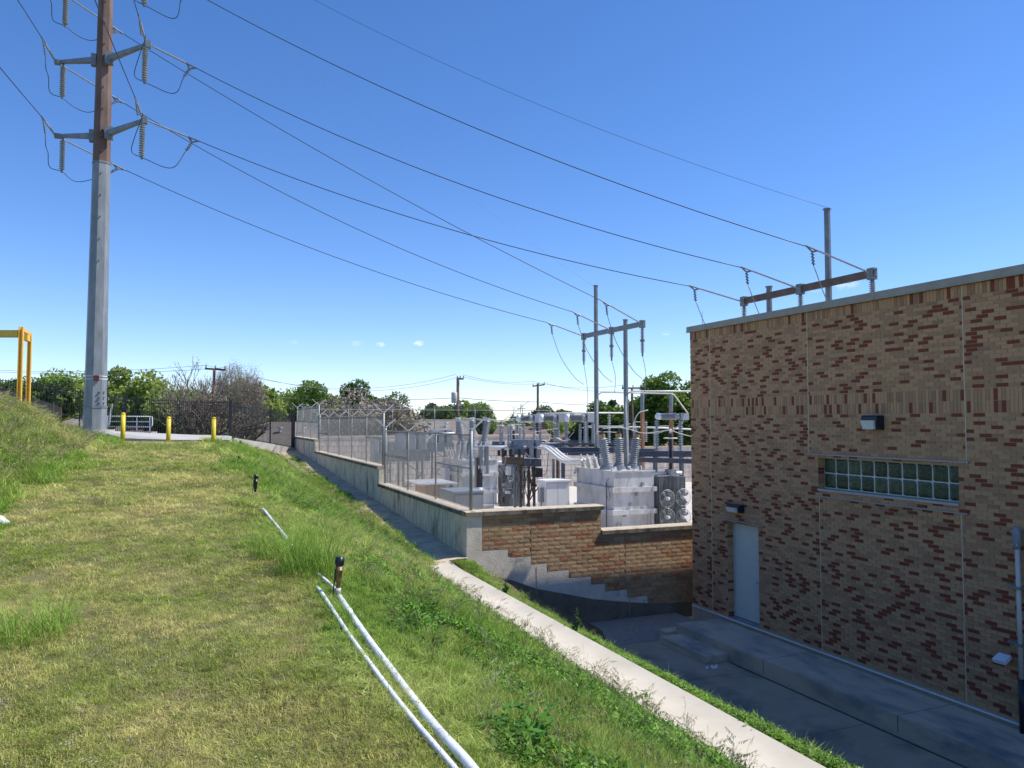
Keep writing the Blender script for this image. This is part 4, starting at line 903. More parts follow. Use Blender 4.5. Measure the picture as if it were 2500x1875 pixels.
lattice_stand(1002, 36, 'grey breaker on a lattice stand seen through the nearest chain link run')
lattice_stand(935, 44, 'grey breaker on a stand beside the tall fence post, seen through mesh', .7, 1072)
lattice_stand(1075, 47, 'grey breaker on a lattice stand beyond the far transformer tank', .8, 1050)
MB().tube([at(930, 1075, 40), at(985, 1075, 40), at(1040, 1075, 40), at(1060, 1060, 40), at(1110, 1058, 40)], .06, 8).build('bus_pipe', 'bus_white', None, True, 'thin white bus pipe running level behind the chain link mesh', 'bus pipe')
# horizontal insulator switches on steel supports
def hswitch(u0, u1, v, d, rad, label, nsh=20, post=True, tube_col='porcelain'):
    p0, p1 = at(u0, v, d), at(u1, v, d); t = thing('circuit_switcher', (p0.x, p0.y, SUBZ), label, 'switch', 'horizontal insulator switches'); dd = (p1-p0).normalized()
    MB().insul(p0+dd*.25, p1-dd*.2, rad*.55, rad, int(nsh*.65), 14).build('interrupter', tube_col, t, True)
    MB().lathe(p0-dd*.05, dd, [(0, rad*.5), (.1, rad*1.05), (.28, rad*.85)], 12).build('end_cap', 'white_paint', t, True); MB().lathe(p1-dd*.2, dd, [(0, rad*1.0), (.1, rad*1.05), (.12, rad*.7), (.25, rad*.7)], 12).box(p1.x+.05, p1.x+.5, p1.y-rad, p1.y+rad, p1.z-rad, p1.z+rad).build('gear_box', 'porcelain', t)
    if post:
        for q in (p0+dd*.02, p1+dd*.1):
            zb = q.z-rad; MB().insul((q.x, q.y, zb-1.55), (q.x, q.y, zb), .055, .12, 13, 10).build('post_insulator', 'porcelain', t); MB().cyl((q.x, q.y, zb-1.9), (q.x, q.y, zb-1.55), .07, k=8).build('post_foot', 'steel_galv_dark', t)
    return t
hswitch(1262, 1300, 1021, 47, .25, 'leftmost of the three horizontal ribbed insulators in the far switch row')
hswitch(1318, 1358, 1021, 46, .25, 'middle one of three horizontal ribbed insulators in the far switch row')
hswitch(1381, 1428, 1020, 45, .26, 'rightmost of three horizontal ribbed insulators in the far switch row')
hswitch(1602, 1656, 1017, 37, .165, 'near horizontal ribbed insulator beside the building edge, on two grey posts', 20)
pr = thing('post_insulator_row', at(1400, 1130, 44), 'row of slim grey post insulators standing on the dark steel beam', 'insulators')
for u, v0, v1 in ((1222, 1034, 1084), (1247, 1034, 1084), (1223, 1030, 1040), (1354, 1032, 1082), (1362, 1034, 1082), (1383, 1036, 1082), (1416, 1034, 1082), (1447, 1030, 1085), (1487, 1005, 1082), (1630, 1004, 1006)):
    d = 45 if u > 1300 else 40; MB().insul(at(u, v1, d), at(u, v0, d), .05, .10, 12, 8).build('post_insulator', 'porcelain', pr)
for u in (1222, 1247): MB().lathe(at(u, 1040, 40), (0,0,1), [(0, .15), (.0, .19), (.05, .19), (.06, .1)], 14).build('grading_ring', 'bus_white', pr)
rs = random.Random(77)
for i in range(16):
    u = rs.uniform(1185, 1675); d = rs.uniform(39, 48); v1 = rs.uniform(1074, 1094); v0 = v1-rs.uniform(34, 52); q = MB().insul(at(u, v1, d), at(u, v0, d), .045, .09, 11, 8).build('post_insulator', 'porcelain', pr); MB().cyl(at(u, v0, d), at(u, v0-4, d), .04, k=6).build('cap', 'steel_galv_dark', q)
    if i % 2: MB().tube([at(u, v0-4, d), at(u+rs.uniform(28, 60), v0-4+rs.uniform(-2, 2), d)], .022, 6).build('bus_tube', 'bus_white', pr)
for (u0, v0, u1, v1, d) in ((1330, 1083, 1372, 1092, 42), (1500, 1090, 1545, 1100, 41), (1395, 1104, 1470, 1112, 39.5), (1560, 1096, 1600, 1104, 36), (1208, 1078, 1232, 1090, 41)): bx(u0, v0, u1, v1, d, .4, 'steel_beam', 'mechanism_box', pr)
for i in range(7):
    u, v = rs.uniform(1220, 1500), rs.uniform(1040, 1075); MB().tube(bez([at(u, v, 43), at(u+25, v+rs.uniform(-8, 14), 43), at(u+rs.uniform(45, 80), v+rs.uniform(-12, 10), 43)], 6), .013, 4).build('jumper', 'wire_grey' if i % 2 else 'bus_white', pr)
# dark steel support beams
sb = thing('steel_support', at(1450, 1110, 40), 'low dark blue steel beams carrying the far insulators behind the near transformer', 'steel frame')
for (u0, u1, v, h, d) in ((1362, 1545, 1099, .28, 40.0), (1345, 1560, 1084, .12, 44), (1540, 1690, 1108, .26, 35), (1560, 1690, 1122, .2, 33), (1320, 1560, 1078, .09, 46)):
    a, b = at(u0, v, d), at(u1, v+(4 if v == 1122 else 0), d); MB().beam(a, b, .22, h).build('beam', 'steel_beam', sb)
for (u, d) in ((1375, 40), (1465, 40), (1535, 40), (1600, 35.2), (1664, 35.2), (1560, 44.3)):
    a = at(u, 1106, d); MB().beam((a.x, a.y+.02, SUBZ), (a.x, a.y+.02, a.z-.1), .15, .15, (1,0,0)).build('column', 'steel_beam', sb)
for (u, v0, d) in ((1568, 1004, 39), (1638, 1004, 39)):
    t = thing('bus_support', (at(u, v0, d).x, at(u, v0, d).y, SUBZ), 'rusty brown bus support post %s' % ('left of the near horizontal insulator' if u == 1568 else 'behind the near horizontal insulator'), 'bus support', 'rusty bus support posts')
    a = at(u, v0, d); MB().beam((a.x, a.y, SUBZ), (a.x, a.y, a.z), .15, .15, (1,0,0)).build('post', 'rust_orange', t); MB().insul(a, at(u, v0-42, d), .09, .115, 20, 10).build('insulator', 'porcelain', t)
def bus(pts, r, label, m_='bus_white', d=None, smooth=0):
    P = [at(*p) for p in pts]; P = bez(P, 8) if smooth else P; return MB().tube(P, r, 8).build('bus_tube', m_, None, True, label, 'bus pipe', 'slim white bus tubes')
bus([(1458, 1060, 39), (1458, 975, 39), (1460, 964, 39), (1468, 958, 39), (1480, 958, 39), (1640, 961, 39), (1646, 964, 39), (1680, 1010, 39), (1664, 1035, 39), (1642, 1050, 39)], .034, 'slim white bus tube rising beside the tall yard post and bending down at the building')
bus([(1535, 1135, 37), (1528, 990, 37), (1530, 968, 37), (1536, 958, 37), (1545, 955, 37), (1720, 955, 37)], .038, 'slim white bus tube rising from the near transformer to run level behind the building')
bus([(1310, 1010, 44), (1400, 1008, 44), (1525, 1008, 44)], .045, 'level white bus tube above the far switch row')
bus([(1545, 1053, 37), (1548, 1030, 37), (1560, 1008, 37), (1582, 1001, 37)], .026, 'curved white tube arching to the near horizontal insulator', smooth=1)
bus([(1435, 1040, 43), (1520, 1042, 43), (1580, 1043, 43), (1690, 1048, 43)], .045, 'level grey white tube crossing behind the bushings')
for (pts, lab) in (([(1472, 1047), (1495, 1044), (1530, 1046), (1570, 1057), (1620, 1052), (1634, 1050)], 'thin pale connection wire linking the tops of the near transformer bushings'), ([(1576, 1058), (1610, 1056), (1633, 1050), (1665, 1060), (1700, 1068)], 'thin pale wire from the black arrester towards the building')):
    bus([(u, v, 32.5) for u, v in pts], .014, lab, smooth=1)
for i, pts in enumerate(([(1155, 1022), (1200, 1026), (1223, 1030), (1250, 1012), (1290, 1008)], [(1178, 1018), (1210, 1026), (1230, 1025), (1270, 1020), (1300, 1010)], [(1110, 1020), (1150, 1022), (1190, 1026), (1223, 1028)])):
    bus([(u, v, 41) for u, v in pts], .016, ['thin wire drooping from the left bushing of the far transformer', 'thin wire drooping from the centre bushing of the far transformer', 'thin level wire entering the far transformer from the left'][i], smooth=1)
# ------------------------------------------------------------------ yellow bollards
BL = [(299.6, 1070, 1007, 'leftmost yellow bollard, partly in long grass by the railing'), (411, 1080, 1011, 'middle yellow bollard, in front of the gate centre'), (521, 1081, 1013, 'rightmost yellow bollard, at the right edge of the concrete pad')]
bproto = None
for (u, v, vt, lab) in BL:
    p = at(u, v, 30.5); h = at(u, vt, 30.5).z - p.z
    if bproto is None:
        t = thing('bollard', p, lab, 'bollard', 'yellow bollards in front of the gate'); MB().lathe(p-Vector((0,0,.3)), (0,0,1), [(0, .085), (h+.22, .085)], 16).build('post', 'yellow_paint', t, True); MB().lathe(p+Vector((0,0,h-.08)), (0,0,1), [(0, .086), (.05, .075), (.08, .03)], 16).build('cap', 'yellow_paint', t, True); bproto = t
    else: copy_tree(bproto, p, lab)
# ------------------------------------------------------------------ yellow portal frame
yf = thing('yellow_frame', at(46, 987, 25), 'yellow steel portal frame standing on the grass bank at the left edge', 'steel frame')
pA, pB = at(46.5, 985, 25), at(68, 987, 27.2); tA, tB = at(46.5, 798, 25).z, at(68, 813, 27.2).z
for p, zt_ in ((pA, tA), (pB, tB)):
    MB().beam((p.x-.05, p.y, p.z-.8), (p.x-.05, p.y, zt_), .025, .19, (0,1,0)).add(MB().beam((p.x+.05, p.y, p.z-.8), (p.x+.05, p.y, zt_), .025, .19, (0,1,0))).add(MB().beam((p.x, p.y, p.z-.8), (p.x, p.y, zt_), .08, .02, (0,1,0))).build('post', 'orange_paint', yf)
lf = -rt
MB().beam(pA+Vector((0,0,tA-pA.z-.22))+lf*.08, pA+Vector((0,0,tA-pA.z-.22))+lf*3.5, .12, .22).build('beam', 'orange_paint', yf); MB().beam(Vector((pB.x, pB.y, tB-.12))+lf*.08, Vector((pB.x, pB.y, tB-.12))+lf*4, .1, .08).build('beam', 'orange_paint', yf)
MB().beam((pA.x, pA.y+.08, tA-.06), (pB.x, pB.y-.08, tB-.06), .10, .12).build('cross_beam', 'orange_paint', yf); MB().beam((pA.x+.02, pA.y+.6, tA-.28), (pA.x+.02, pA.y+1.1, tA-.28), .12, .2).build('trolley', 'orange_paint', yf)
# ------------------------------------------------------------------ black fence and gate
def vpk(t, a, b, za, zb, zta, ztb, n, name='picket', r=.011):
    for i in range(n+1):
        f = i/n; x, y = a.x+(b.x-a.x)*f, a.y+(b.y-a.y)*f; z0_, z1_ = za+(zb-za)*f, zta+(ztb-zta)*f
        o_ = bpy.data.objects.new(name, PK); COL.objects.link(o_); o_.parent = t; o_.location = Vector((x, y, z0_))-wloc(t); o_.scale = (1, 1, z1_-z0_)
PK = MB().box(-.0135, .0135, -.0135, .0135, 0, .985).add(MB().box(-.004, .004, -.004, .004, .985, 1.0)).mesh('picket', 'black_metal')
def fence_post(t, p, zb, zt_, w_=.075): MB().box(p.x-w_/2, p.x+w_/2, p.y-w_/2, p.y+w_/2, zb, zt_).build('post', 'black_metal', t)
def rails(t, a, b, pairs):
    for (z0_, z1_) in pairs: MB().beam((a.x, a.y, z0_), (b.x, b.y, z1_), .035, .035).build('rail', 'black_metal', t)
FP = [(-60, 924, 1000, 38), (46, 931, 1003, 39.5), (137, 944, 1010, 40.5), (196, 956, 1026, 41.5), (305, 971, 1062, 43.3)]
fl_ = thing('metal_fence', at(137, 1010, 40.5), 'black metal picket fence descending the bank from the left to the gate', 'fence', 'black picket fences')
for (a, b) in zip(FP[:-1], FP[1:]):
    A, B = at(a[0], a[1], a[3]), at(b[0], b[1], b[3]); za, zb = at(a[0], a[2], a[3]).z, at(b[0], b[2], b[3]).z
    fence_post(fl_, B, zb-.3, B.z+.08); rails(fl_, A, B, [(A.z, B.z), (A.z-.18, B.z-.18), (za+.1, zb+.1)]); vpk(fl_, A, B, za, zb, A.z+.1, B.z+.1, int((B-A).length/.115))
gt = thing('double_gate', at(433, 1068, 43), 'black metal double gate of vertical pickets behind the bollards', 'gate')
G = [(308, 969, 1063, 43.3), (433, 975, 1066, 43.0), (438, 975, 1066, 43.0), (560, 979, 1067, 42.7)]
for u, w_ in ((306, .16), (563, .15)):
    p = at(u, 968 if u == 306 else 978, 43.3 if u == 306 else 42.6); MB().box(p.x-w_/2, p.x+w_/2, p.y-w_/2, p.y+w_/2, -1.3, p.z+.02).build('gate_post', 'black_metal', gt); MB().box(p.x-w_/2-.01, p.x+w_/2+.01, p.y-w_/2-.01, p.y+w_/2+.01, p.z+.021, p.z+.05).build('post_cap', 'black_metal', gt)
for (a, b) in ((G[0], G[1]), (G[2], G[3])):
    A, B = at(a[0], a[1]+6, a[3]), at(b[0], b[1]+4, b[3]); zb = -.78; lf_ = MB()
    for q in (A, B): lf_.box(q.x-.03, q.x+.03, q.y-.03, q.y+.03, zb, max(A.z, B.z)+.12)
    mdl = A.lerp(B, .5); lf_.box(mdl.x-.02, mdl.x+.02, mdl.y-.02, mdl.y+.02, zb, mdl.z)
    for z0_, z1_ in ((A.z, B.z), (A.z-.17, B.z-.17), (zb+.03, zb+.03)): lf_.beam((A.x, A.y, z0_), (B.x, B.y, z1_), .035, .035)
    lv = lf_.build('gate_leaf', 'black_metal', gt); vpk(lv, A, B, zb, zb, A.z+.12, B.z+.12, 24)
MB().box(*(lambda p: (p.x-.08, p.x+.08, p.y-.06, p.y+.04, p.z-.1, p.z+.1))(at(436, 1018, 42.95))).build('latch', 'black_metal', gt)
fr_ = thing('metal_fence', at(640, 1085, 46), 'black metal picket fence descending from the gate to the streaked wall', 'fence', 'black picket fences')
FR = [(566, 988, 1070, 42.7), (660, 1003, 1085.5, 46.2), (716, 1013, 1096, 49.3)]
for (a, b) in zip(FR[:-1], FR[1:]):
    A, B = at(a[0], a[1], a[3]), at(b[0], b[1], b[3]); za, zb = at(a[0], a[2], a[3]).z, at(b[0], b[2], b[3]).z
    fence_post(fr_, B, zb-.3, B.z+.08, .07 if b[0] == 660 else .22); rails(fr_, A, B, [(A.z, B.z), (A.z-.18, B.z-.18), (za+.12, zb+.12)]); vpk(fr_, A, B, za+.04, zb+.04, A.z+.1, B.z+.1, int((B-A).length/.125))
    MB().beam((A.x, A.y, za-.25), (B.x+.1, B.y+.1, zb-.25), .35, .55).build('footing', 'pad_concrete', fr_)
sf = thing('silt_fence', at(60, 985, 37.5), 'black fabric silt barrier sagging along the bank below the picket fence', 'barrier')
prs = [(-60, 935, 985, 37), (0, 946, 990, 37.5), (50, 959, 1000, 38), (85, 973, 1005, 38.5), (131, 986, 1012, 39.5), (150, 996, 1020, 40)]
s1 = MB()
for q, (a, b) in enumerate(zip(prs[:-1], prs[1:])):
    A, B, C_, D_ = at(a[0], a[2], a[3]), at(b[0], b[2], b[3]), at(b[0], b[1], b[3]+.1), at(a[0], a[1], a[3]+.1); o4 = Vector((0, .012, 0)); s1.quad(A, B, C_, D_); s1.quad(D_+o4, C_+o4, B+o4, A+o4); s1.quad(D_, C_, C_+o4, D_+o4)
s1.build('fabric', 'fabric_black', sf)
for a in prs: A, B = at(a[0], a[2], a[3]), at(a[0], a[1]-2, a[3]+.1); MB().beam(A, B, .04, .04).build('stake', 'wood_pole', sf)
# ------------------------------------------------------------------ white railing, kerb block and leaning stake
rl = thing('guard_rail', at(320, 1055, 47), 'white pipe railing with rounded end beyond the gate', 'railing')
P = lambda u, v: at(u, v, 47)
for v in (1017, 1029.5, 1042): MB().tube([P(200, v-1), P(366, v)], .032, 8).build('rail', 'white_paint', rl, True)
MB().tube(bez([P(366, 1017), P(371, 1019), P(372, 1029), P(371, 1040), P(366, 1042)], 5), .032, 8).build('rounded_end', 'white_paint', rl, True)
for u in (263, 301, 334, 366): MB().tube([P(u, 1017), P(u, 1056)], .03, 8).build('upright', 'white_paint', rl, True)
kb = MB().beam(at(302, 1059, 46.5), at(377, 1059, 46.5), .8, .25); kb.build('concrete_kerb', 'pad_concrete', None, False, 'white concrete kerb block under the pipe railing', 'kerb')
MB().beam(at(377, 1068, 45), at(432, 1069, 45), .2, .12).build('concrete_kerb', 'pad_concrete', None, False, 'low pale kerb seen through the left gate leaf', 'kerb')
MB().beam(at(266, 1038, 45.5), at(274, 985, 45.5), .09, .03).build('wooden_stake', 'white_paint', None, False, 'pale stake leaning beside the steel pole', 'stake')
tb = MB()
for i in range(10):
    a = at(300+random.uniform(0, 55), 1044+random.uniform(0, 9), 48); q = .35; tb.quad(a, a+Vector((q, .1, .02)), a+Vector((q, .2, .16)), a+Vector((0, .1, .12)))
tb.build('black_sheeting', 'fabric_black', None, False, 'black plastic sheeting bunched behind the pipe railing', 'sheeting')
# ------------------------------------------------------------------ distribution poles and lines
def upole(u, vt, vb, d, label, arm_=None, can=False, r=.15):
    p = at(u, vt, d); t = thing('utility_pole', (p.x, p.y, -7.6), label, 'utility pole', 'wooden utility poles')
    MB().cyl((p.x, p.y, -7.6), (p.x, p.y, p.z), r, r*.72, 10).build('pole', 'wood_pole', t, True)
    if arm_:
        du, dv = arm_; a, b = at(u-du[0], vt+dv[0], d), at(u+du[1], vt+dv[1], d); c_ = MB().beam(a, b, .12, .14).build('cross_arm', 'wood_pole', t)
        for f in (.04, .5, .96): q = a.lerp(b, f); MB().insul(q+Vector((0,0,.07)), q+Vector((0,0,.3)), .04, .07, 3, 8).build('pin_insulator', 'porcelain', c_)
    return t, p
p3, q3 = upole(523, 899, 1050, 60, 'brown wooden utility pole in front of the bare tree behind the gate', ((22, 28), (1, 4)))
p1, q1 = upole(1118, 922, 1100, 70, 'wooden utility pole carrying a pale transformer can', ((2, 14), (3, 3)), r=.18)
a = at(1109, 984, 69.6); b = at(1109, 958, 69.6); MB().lathe(a, (0,0,1), [(0, .22), (.02, .26), (b.z-a.z-.05, .27), (b.z-a.z, .24), (b.z-a.z+.05, .05), (b.z-a.z+.2, .04)], 14).build('transformer_can', 'porcelain_white', p1, True)
MB().beam(at(1120, 990, 69.5), at(1129, 984, 69.2), .3, .16).build('street_light', 'white_paint', p1)
p2, q2 = upole(1313, 936, 1063, 85, 'dark wooden utility pole with a wide cross arm left of the tall yard post', ((13, 17), (7, 3)), r=.17)
p4, q4 = upole(1543, 946, 1100, 70, 'dark utility pole mostly hidden behind the yard post and white tubes', ((25, 30), (2, 1)), r=.15)
def line(a, b, sag, r, label, m_='wire_grey'): MB().tube(catenary(a, b, sag, 16), r, 4).build('utility_wire', m_, None, False, label, 'power line', 'distribution wires')
j_ = lambda p, dx, dz: p+rt*dx+Vector((0, 0, dz))
for i, (dx, dz) in enumerate(((-.6, .25), (.8, .05))):
    nm = ['upper', 'lower'][i]
    line(at(-220, 889+i*4, 62), j_(q3, dx, dz), .55, .014, '%s thin utility wire crossing behind the steel pole at treetop height' % nm)
    line(j_(q3, dx, dz), j_(q1, dx*.3, dz+.05), 1.55, .014, '%s thin utility wire sagging from the brown pole to the can pole' % nm)
    line(j_(q1, .5, dz), j_(q2, dx, dz), .35, .015, '%s thin utility wire from the can pole to the cross arm pole' % nm)
    line(j_(q2, dx, dz), j_(q4, dx, dz-.2*i), .5, .015, '%s thin utility wire passing behind the tall yard post' % nm)
line(at(560, 966, 62), at(1118, 971, 70), .3, .02, 'level communication cable left of the can pole', 'wire_dark'); line(at(1118, 971, 70), at(1313, 981, 85), .1, .024, 'level communication cable between can pole and cross arm pole', 'wire_dark'); line(at(1313, 981, 85), at(1543, 989, 70), .15, .02, 'level communication cable right of the cross arm pole', 'wire_dark')
line(at(1291, 979, 84), at(1250, 1012, 84), 0, .02, 'short guy wire slanting from the cable down to the left', 'wire_dark')
py_ = thing('lattice_pylon', at(1273, 1010, 420), 'tiny far away lattice tower on the horizon right of centre', 'pylon')
a = at(1273, 1000, 420); 
for sx in (-1, 1): MB().beam((a.x+sx*1.6, a.y, -7), (a.x+sx*.3, a.y, a.z+3), .25, .25).build('leg', 'steel_galv', py_)
for z in (a.z-2, a.z+.5): MB().beam((a.x-2.5, a.y, z), (a.x+2.5, a.y, z), .3, .3).build('arm', 'steel_galv', py_)
# ------------------------------------------------------------------ houses
def house(u0, u1, vr, ve, d, dep, roofm, label, chim=None, vent=None, hip=.25, wallm='house_wall'):
    a, b = at(u0, ve, d), at(u1, ve, d); zr = at((u0+u1)/2, vr, d+dep/2).z; ze = a.z; c = (a+b)/2; t = thing('house', (c.x, c.y, -7.6), label, 'house')
    ax = (b-a); ax.z = 0; L = ax.length; ax.normalize(); ay = Vector((-ax.y, ax.x, 0)); P = lambda s_, q, z: Vector((a.x, a.y, 0))+ax*s_+ay*q+Vector((0, 0, z))
    w_ = MB(); o_ = .35; c4 = [P(o_, o_, 0), P(L-o_, o_, 0), P(L-o_, dep-o_, 0), P(o_, dep-o_, 0)]
    w_.v = [(q.x, q.y, -7.6) for q in c4]+[(q.x, q.y, ze-.02) for q in c4]; w_.f = [(0,1,5,4),(1,2,6,5),(2,3,7,6),(3,0,4,7),(0,3,2,1),(4,5,6,7)]; w_.build('wall', wallm, t)
    rf = MB(); h = hip*L; e = [P(0, 0, ze), P(L, 0, ze), P(L, dep, ze), P(0, dep, ze)]; r0, r1 = P(h, dep/2, zr), P(L-h, dep/2, zr)
    rf.v = [tuple(q) for q in e]+[tuple(r0), tuple(r1)]+[tuple(q-Vector((0,0,.18))) for q in e]; rf.f = [(0,1,5,4),(1,2,5),(2,3,4,5),(3,0,4),(0,6,7,1),(1,7,8,2),(2,8,9,3),(3,9,6,0),(6,9,8,7)]; ro = rf.build('roof', roofm, t)
    for k in range(3):
        if L > 8: q = P(L*(.2+.27*k), .34, 0); MB().beam(Vector((q.x, q.y, ze-1.6)), Vector((q.x, q.y, ze-.5)), 1.1, .06, ay).build('window', 'black_metal', t)
    if chim: q = P(L*chim, dep*.4, 0); MB().box(q.x-.5, q.x+.5, q.y-.4, q.y+.4, ze, zr+1.0).build('chimney', 'wood_pole', ro)
    for f in (vent or []): q = P(L*f, dep*.3, ze+(zr-ze)*.62); MB().cyl(q, q+Vector((0,0,.35)), .12, k=8).cyl(q+Vector((0,0,.35)), q+Vector((0,0,.45)), .25, k=10).build('roof_vent', 'white_paint', ro)
    return t
house(520, 760, 1030, 1100, 66, 12, 'roof_grey', 'house with a wide grey shingle roof seen through the right black fence', vent=(.55, .8), hip=.1)
house(985, 1160, 1024, 1072, 78, 11, 'roof_grey', 'house with grey shingle roof and pale vents behind the chain link', vent=(.3, .55), hip=.12)
house(1195, 1350, 1041, 1072, 95, 12, 'roof_brown', 'house with brown roof and a chimney behind the back wall', chim=.82, vent=(.45,), hip=.12)
house(1330, 1490, 1048, 1092, 92, 12, 'roof_brown', 'house with a brown hipped roof right of the chimney house', hip=.45)
house(1540, 1760, 1052, 1088, 80, 12, 'roof_tan', 'house with a tan orange roof behind the near horizontal insulator', hip=.1)
house(120, 262, 1003, 1040, 75, 10, 'roof_grey', 'low building with a grey roof glimpsed beyond the bank left of the steel pole', hip=.3)
house(225, 330, 1036, 1075, 60, 8, 'roof_brown', 'low brown shed roof behind the pipe railing', hip=.1)
house(60, 130, 962, 1000, 90, 10, 'roof_pale', 'white building glimpsed between the yellow posts and the trees', hip=.2, wallm='white_paint')
# ------------------------------------------------------------------ trees
def set_tint(me, vals):
    at_ = me.attributes.new('tint', 'FLOAT', 'FACE'); at_.data.foreach_set('value', vals)
def leaf_mesh(name, centers, size, m_, tint, stretch=1.0, aim=None):
    n = len(centers); A = rng.normal(size=(n, 3)); A /= np.linalg.norm(A, axis=1)[:, None]; Bv = rng.normal(size=(n, 3)); Bv -= (Bv*A).sum(1)[:, None]*A; Bv /= np.linalg.norm(Bv, axis=1)[:, None]
    s_ = size*rng.uniform(.6, 1.3, n)[:, None]
    V = np.stack([centers-A*s_, centers+Bv*s_*.5*stretch, centers+A*s_, centers-Bv*s_*.5*stretch], 1).reshape(-1, 3)
    me = bpy.data.meshes.new(name); i = np.arange(n)*4
    me.vertices.add(n*4); me.vertices.foreach_set('co', V.ravel().astype(np.float32)); me.loops.add(n*4); me.loops.foreach_set('vertex_index', np.arange(n*4)); me.polygons.add(n); me.polygons.foreach_set('loop_start', i); me.polygons.foreach_set('loop_total', np.full(n, 4)); me.update(calc_edges=True); me.validate()
    me.materials.append(M[m_]); set_tint(me, tint.astype(np.float32)); return me
def crown_pts(n, rx, ry, rz, lobes, rs, squash=.0, fill=.35):
    C_ = []; T_ = []
    L = []
    for i in range(lobes):
        th = rs.uniform(0, 6.283); ph = rs.uniform(-.5, 1.0); rr = rs.uniform(.35, .85)
        c = np.array([math.cos(th)*rr*math.sqrt(1-ph*ph*.8)*rx, math.sin(th)*rr*math.sqrt(1-ph*ph*.8)*ry, ph*rz*rr]); L.append((c, rs.uniform(.24, .42)*math.sqrt(rx*rz)))
    per = n//lobes
    for c, r_ in L:
        d = rng.normal(size=(per, 3)); d /= np.linalg.norm(d, axis=1)[:, None]; q = c+d*(r_*rng.uniform(fill, 1.08, per)[:, None]**.6)*np.array([1, 1, .8])
        C_.append(q); T_.append(np.clip(rs.uniform(.1, .9)+.25*d[:, 2]+rng.uniform(-.25, .25, per), 0, 1))
    return np.concatenate(C_), np.concatenate(T_)
def tree(u, vtop, d, wpx, label, m_='leaf_mid', n=7000, size=.17, trunk='bark', hfrac=.8, lobes=18, cat='tree', base=-7.6, group='trees behind the substation'):
    top = at(u, vtop, d); rx = wpx*.74*d/F; H = top.z-base; rz = H*hfrac/2; cz = top.z-rz*.98; rs = random.Random(int(u*7+d)); t = thing('tree', (top.x, top.y, base), label, cat, group)
    tr = MB(); pts = [(0, 0, 0), (.1, .05, H*.25), (-.05, .1, H*.5), (.1, 0, H*.75)]; r0 = max(.12, H*.028); tr.tube([Vector(p) for p in pts], [r0*1.2, r0*.85, r0*.6, r0*.3], 8)
    for i in range(9):
        z = H*(.2+.045*i); a = rs.uniform(0, 6.28); e = Vector((math.cos(a)*rx*.6, math.sin(a)*rx*.6, z+H*rs.uniform(.08, .18))); s_ = Vector((0, 0, z)); tr.tube([s_, s_.lerp(e, .5)+Vector((0,0,H*.03)), e], [r0*.45, r0*.28, r0*.08], 5)
    o_ = bpy.data.objects.new('trunk', tr.mesh('trunk', trunk, smooth=True)); COL.objects.link(o_); o_.parent = t
    C_, T_ = crown_pts(n, rx, rx*.85, rz, lobes, rs); C_ = C_+np.array([0, 0, cz-base])
    me = leaf_mesh('crown', C_, size, m_, T_); c = bpy.data.objects.new('crown', me); COL.objects.link(c); c.parent = t; return t
TREES = [
 (10, 905, 95, 150, 'green tree at the far left behind the yellow frame', 'leaf_mid'),
 (120, 893, 80, 130, 'dark green tree between the yellow frame and the steel pole', 'leaf_dark'),
 (175, 878, 85, 120, 'taller feathery green tree touching the steel pole on its left', 'leaf_mid'),
 (285, 888, 70, 120, 'light green tree just right of the steel pole', 'leaf_olive'),
 (360, 905, 68, 130, 'olive green tree behind the left gate leaf', 'leaf_olive'),
 (425, 935, 66, 110, 'low olive tree joining the bare tree behind the gate', 'leaf_olive'),
 (690, 965, 110, 110, 'pale green bushy tree left of the bright green tree', 'leaf_olive'),
 (715, 942, 100, 110, 'green tree just left of the tallest bright tree behind the fence', 'leaf_mid'),
 (775, 924, 95, 100, 'tallest bright green tree behind the start of the chain link fence', 'leaf_bright'),
 (870, 933, 100, 80, 'dark green treetop poking above the pinkish blossoming tree', 'leaf_dark'),
 (945, 962, 105, 100, 'dark green treetop right of the pinkish tree', 'leaf_dark'),
 (1050, 978, 150, 45, 'small hazy grey green tree left of the can pole', 'leaf_far'),
 (1095, 972, 105, 75, 'dark green tree left of the can pole', 'leaf_dark'),
 (1152, 969, 105, 80, 'green tree right of the can pole', 'leaf_mid'),
 (1335, 1000, 170, 90, 'distant green tree right of the cross arm pole', 'leaf_far'),
 (1370, 992, 160, 60, 'distant spiky green tree near the far insulators', 'leaf_far'),
 (1475, 978, 95, 110, 'dark evergreen tree between the two yard posts', 'leaf_dark'),
 (1525, 985, 92, 80, 'yellow green tree behind the shorter yard post', 'leaf_bright'),
 (1590, 920, 78, 110, 'large bright green tree left of its taller neighbour by the building', 'leaf_bright'),
 (1665, 903, 76, 120, 'tallest large bright green tree touching the building edge', 'leaf_bright'),
]
for tr_ in TREES:
    u, vt, d, w_, lab, m_ = tr_; big = u > 1560
    tree(u, vt, d, w_, lab, m_, n=(14000 if not big else 15000), size=.21 if d < 120 else .40, lobes=30 if not big else 38)
tree(1500, 965, 90, 20, 'thin dark treetop behind the tall yard post', 'leaf_dark', n=900, size=.2, lobes=5)
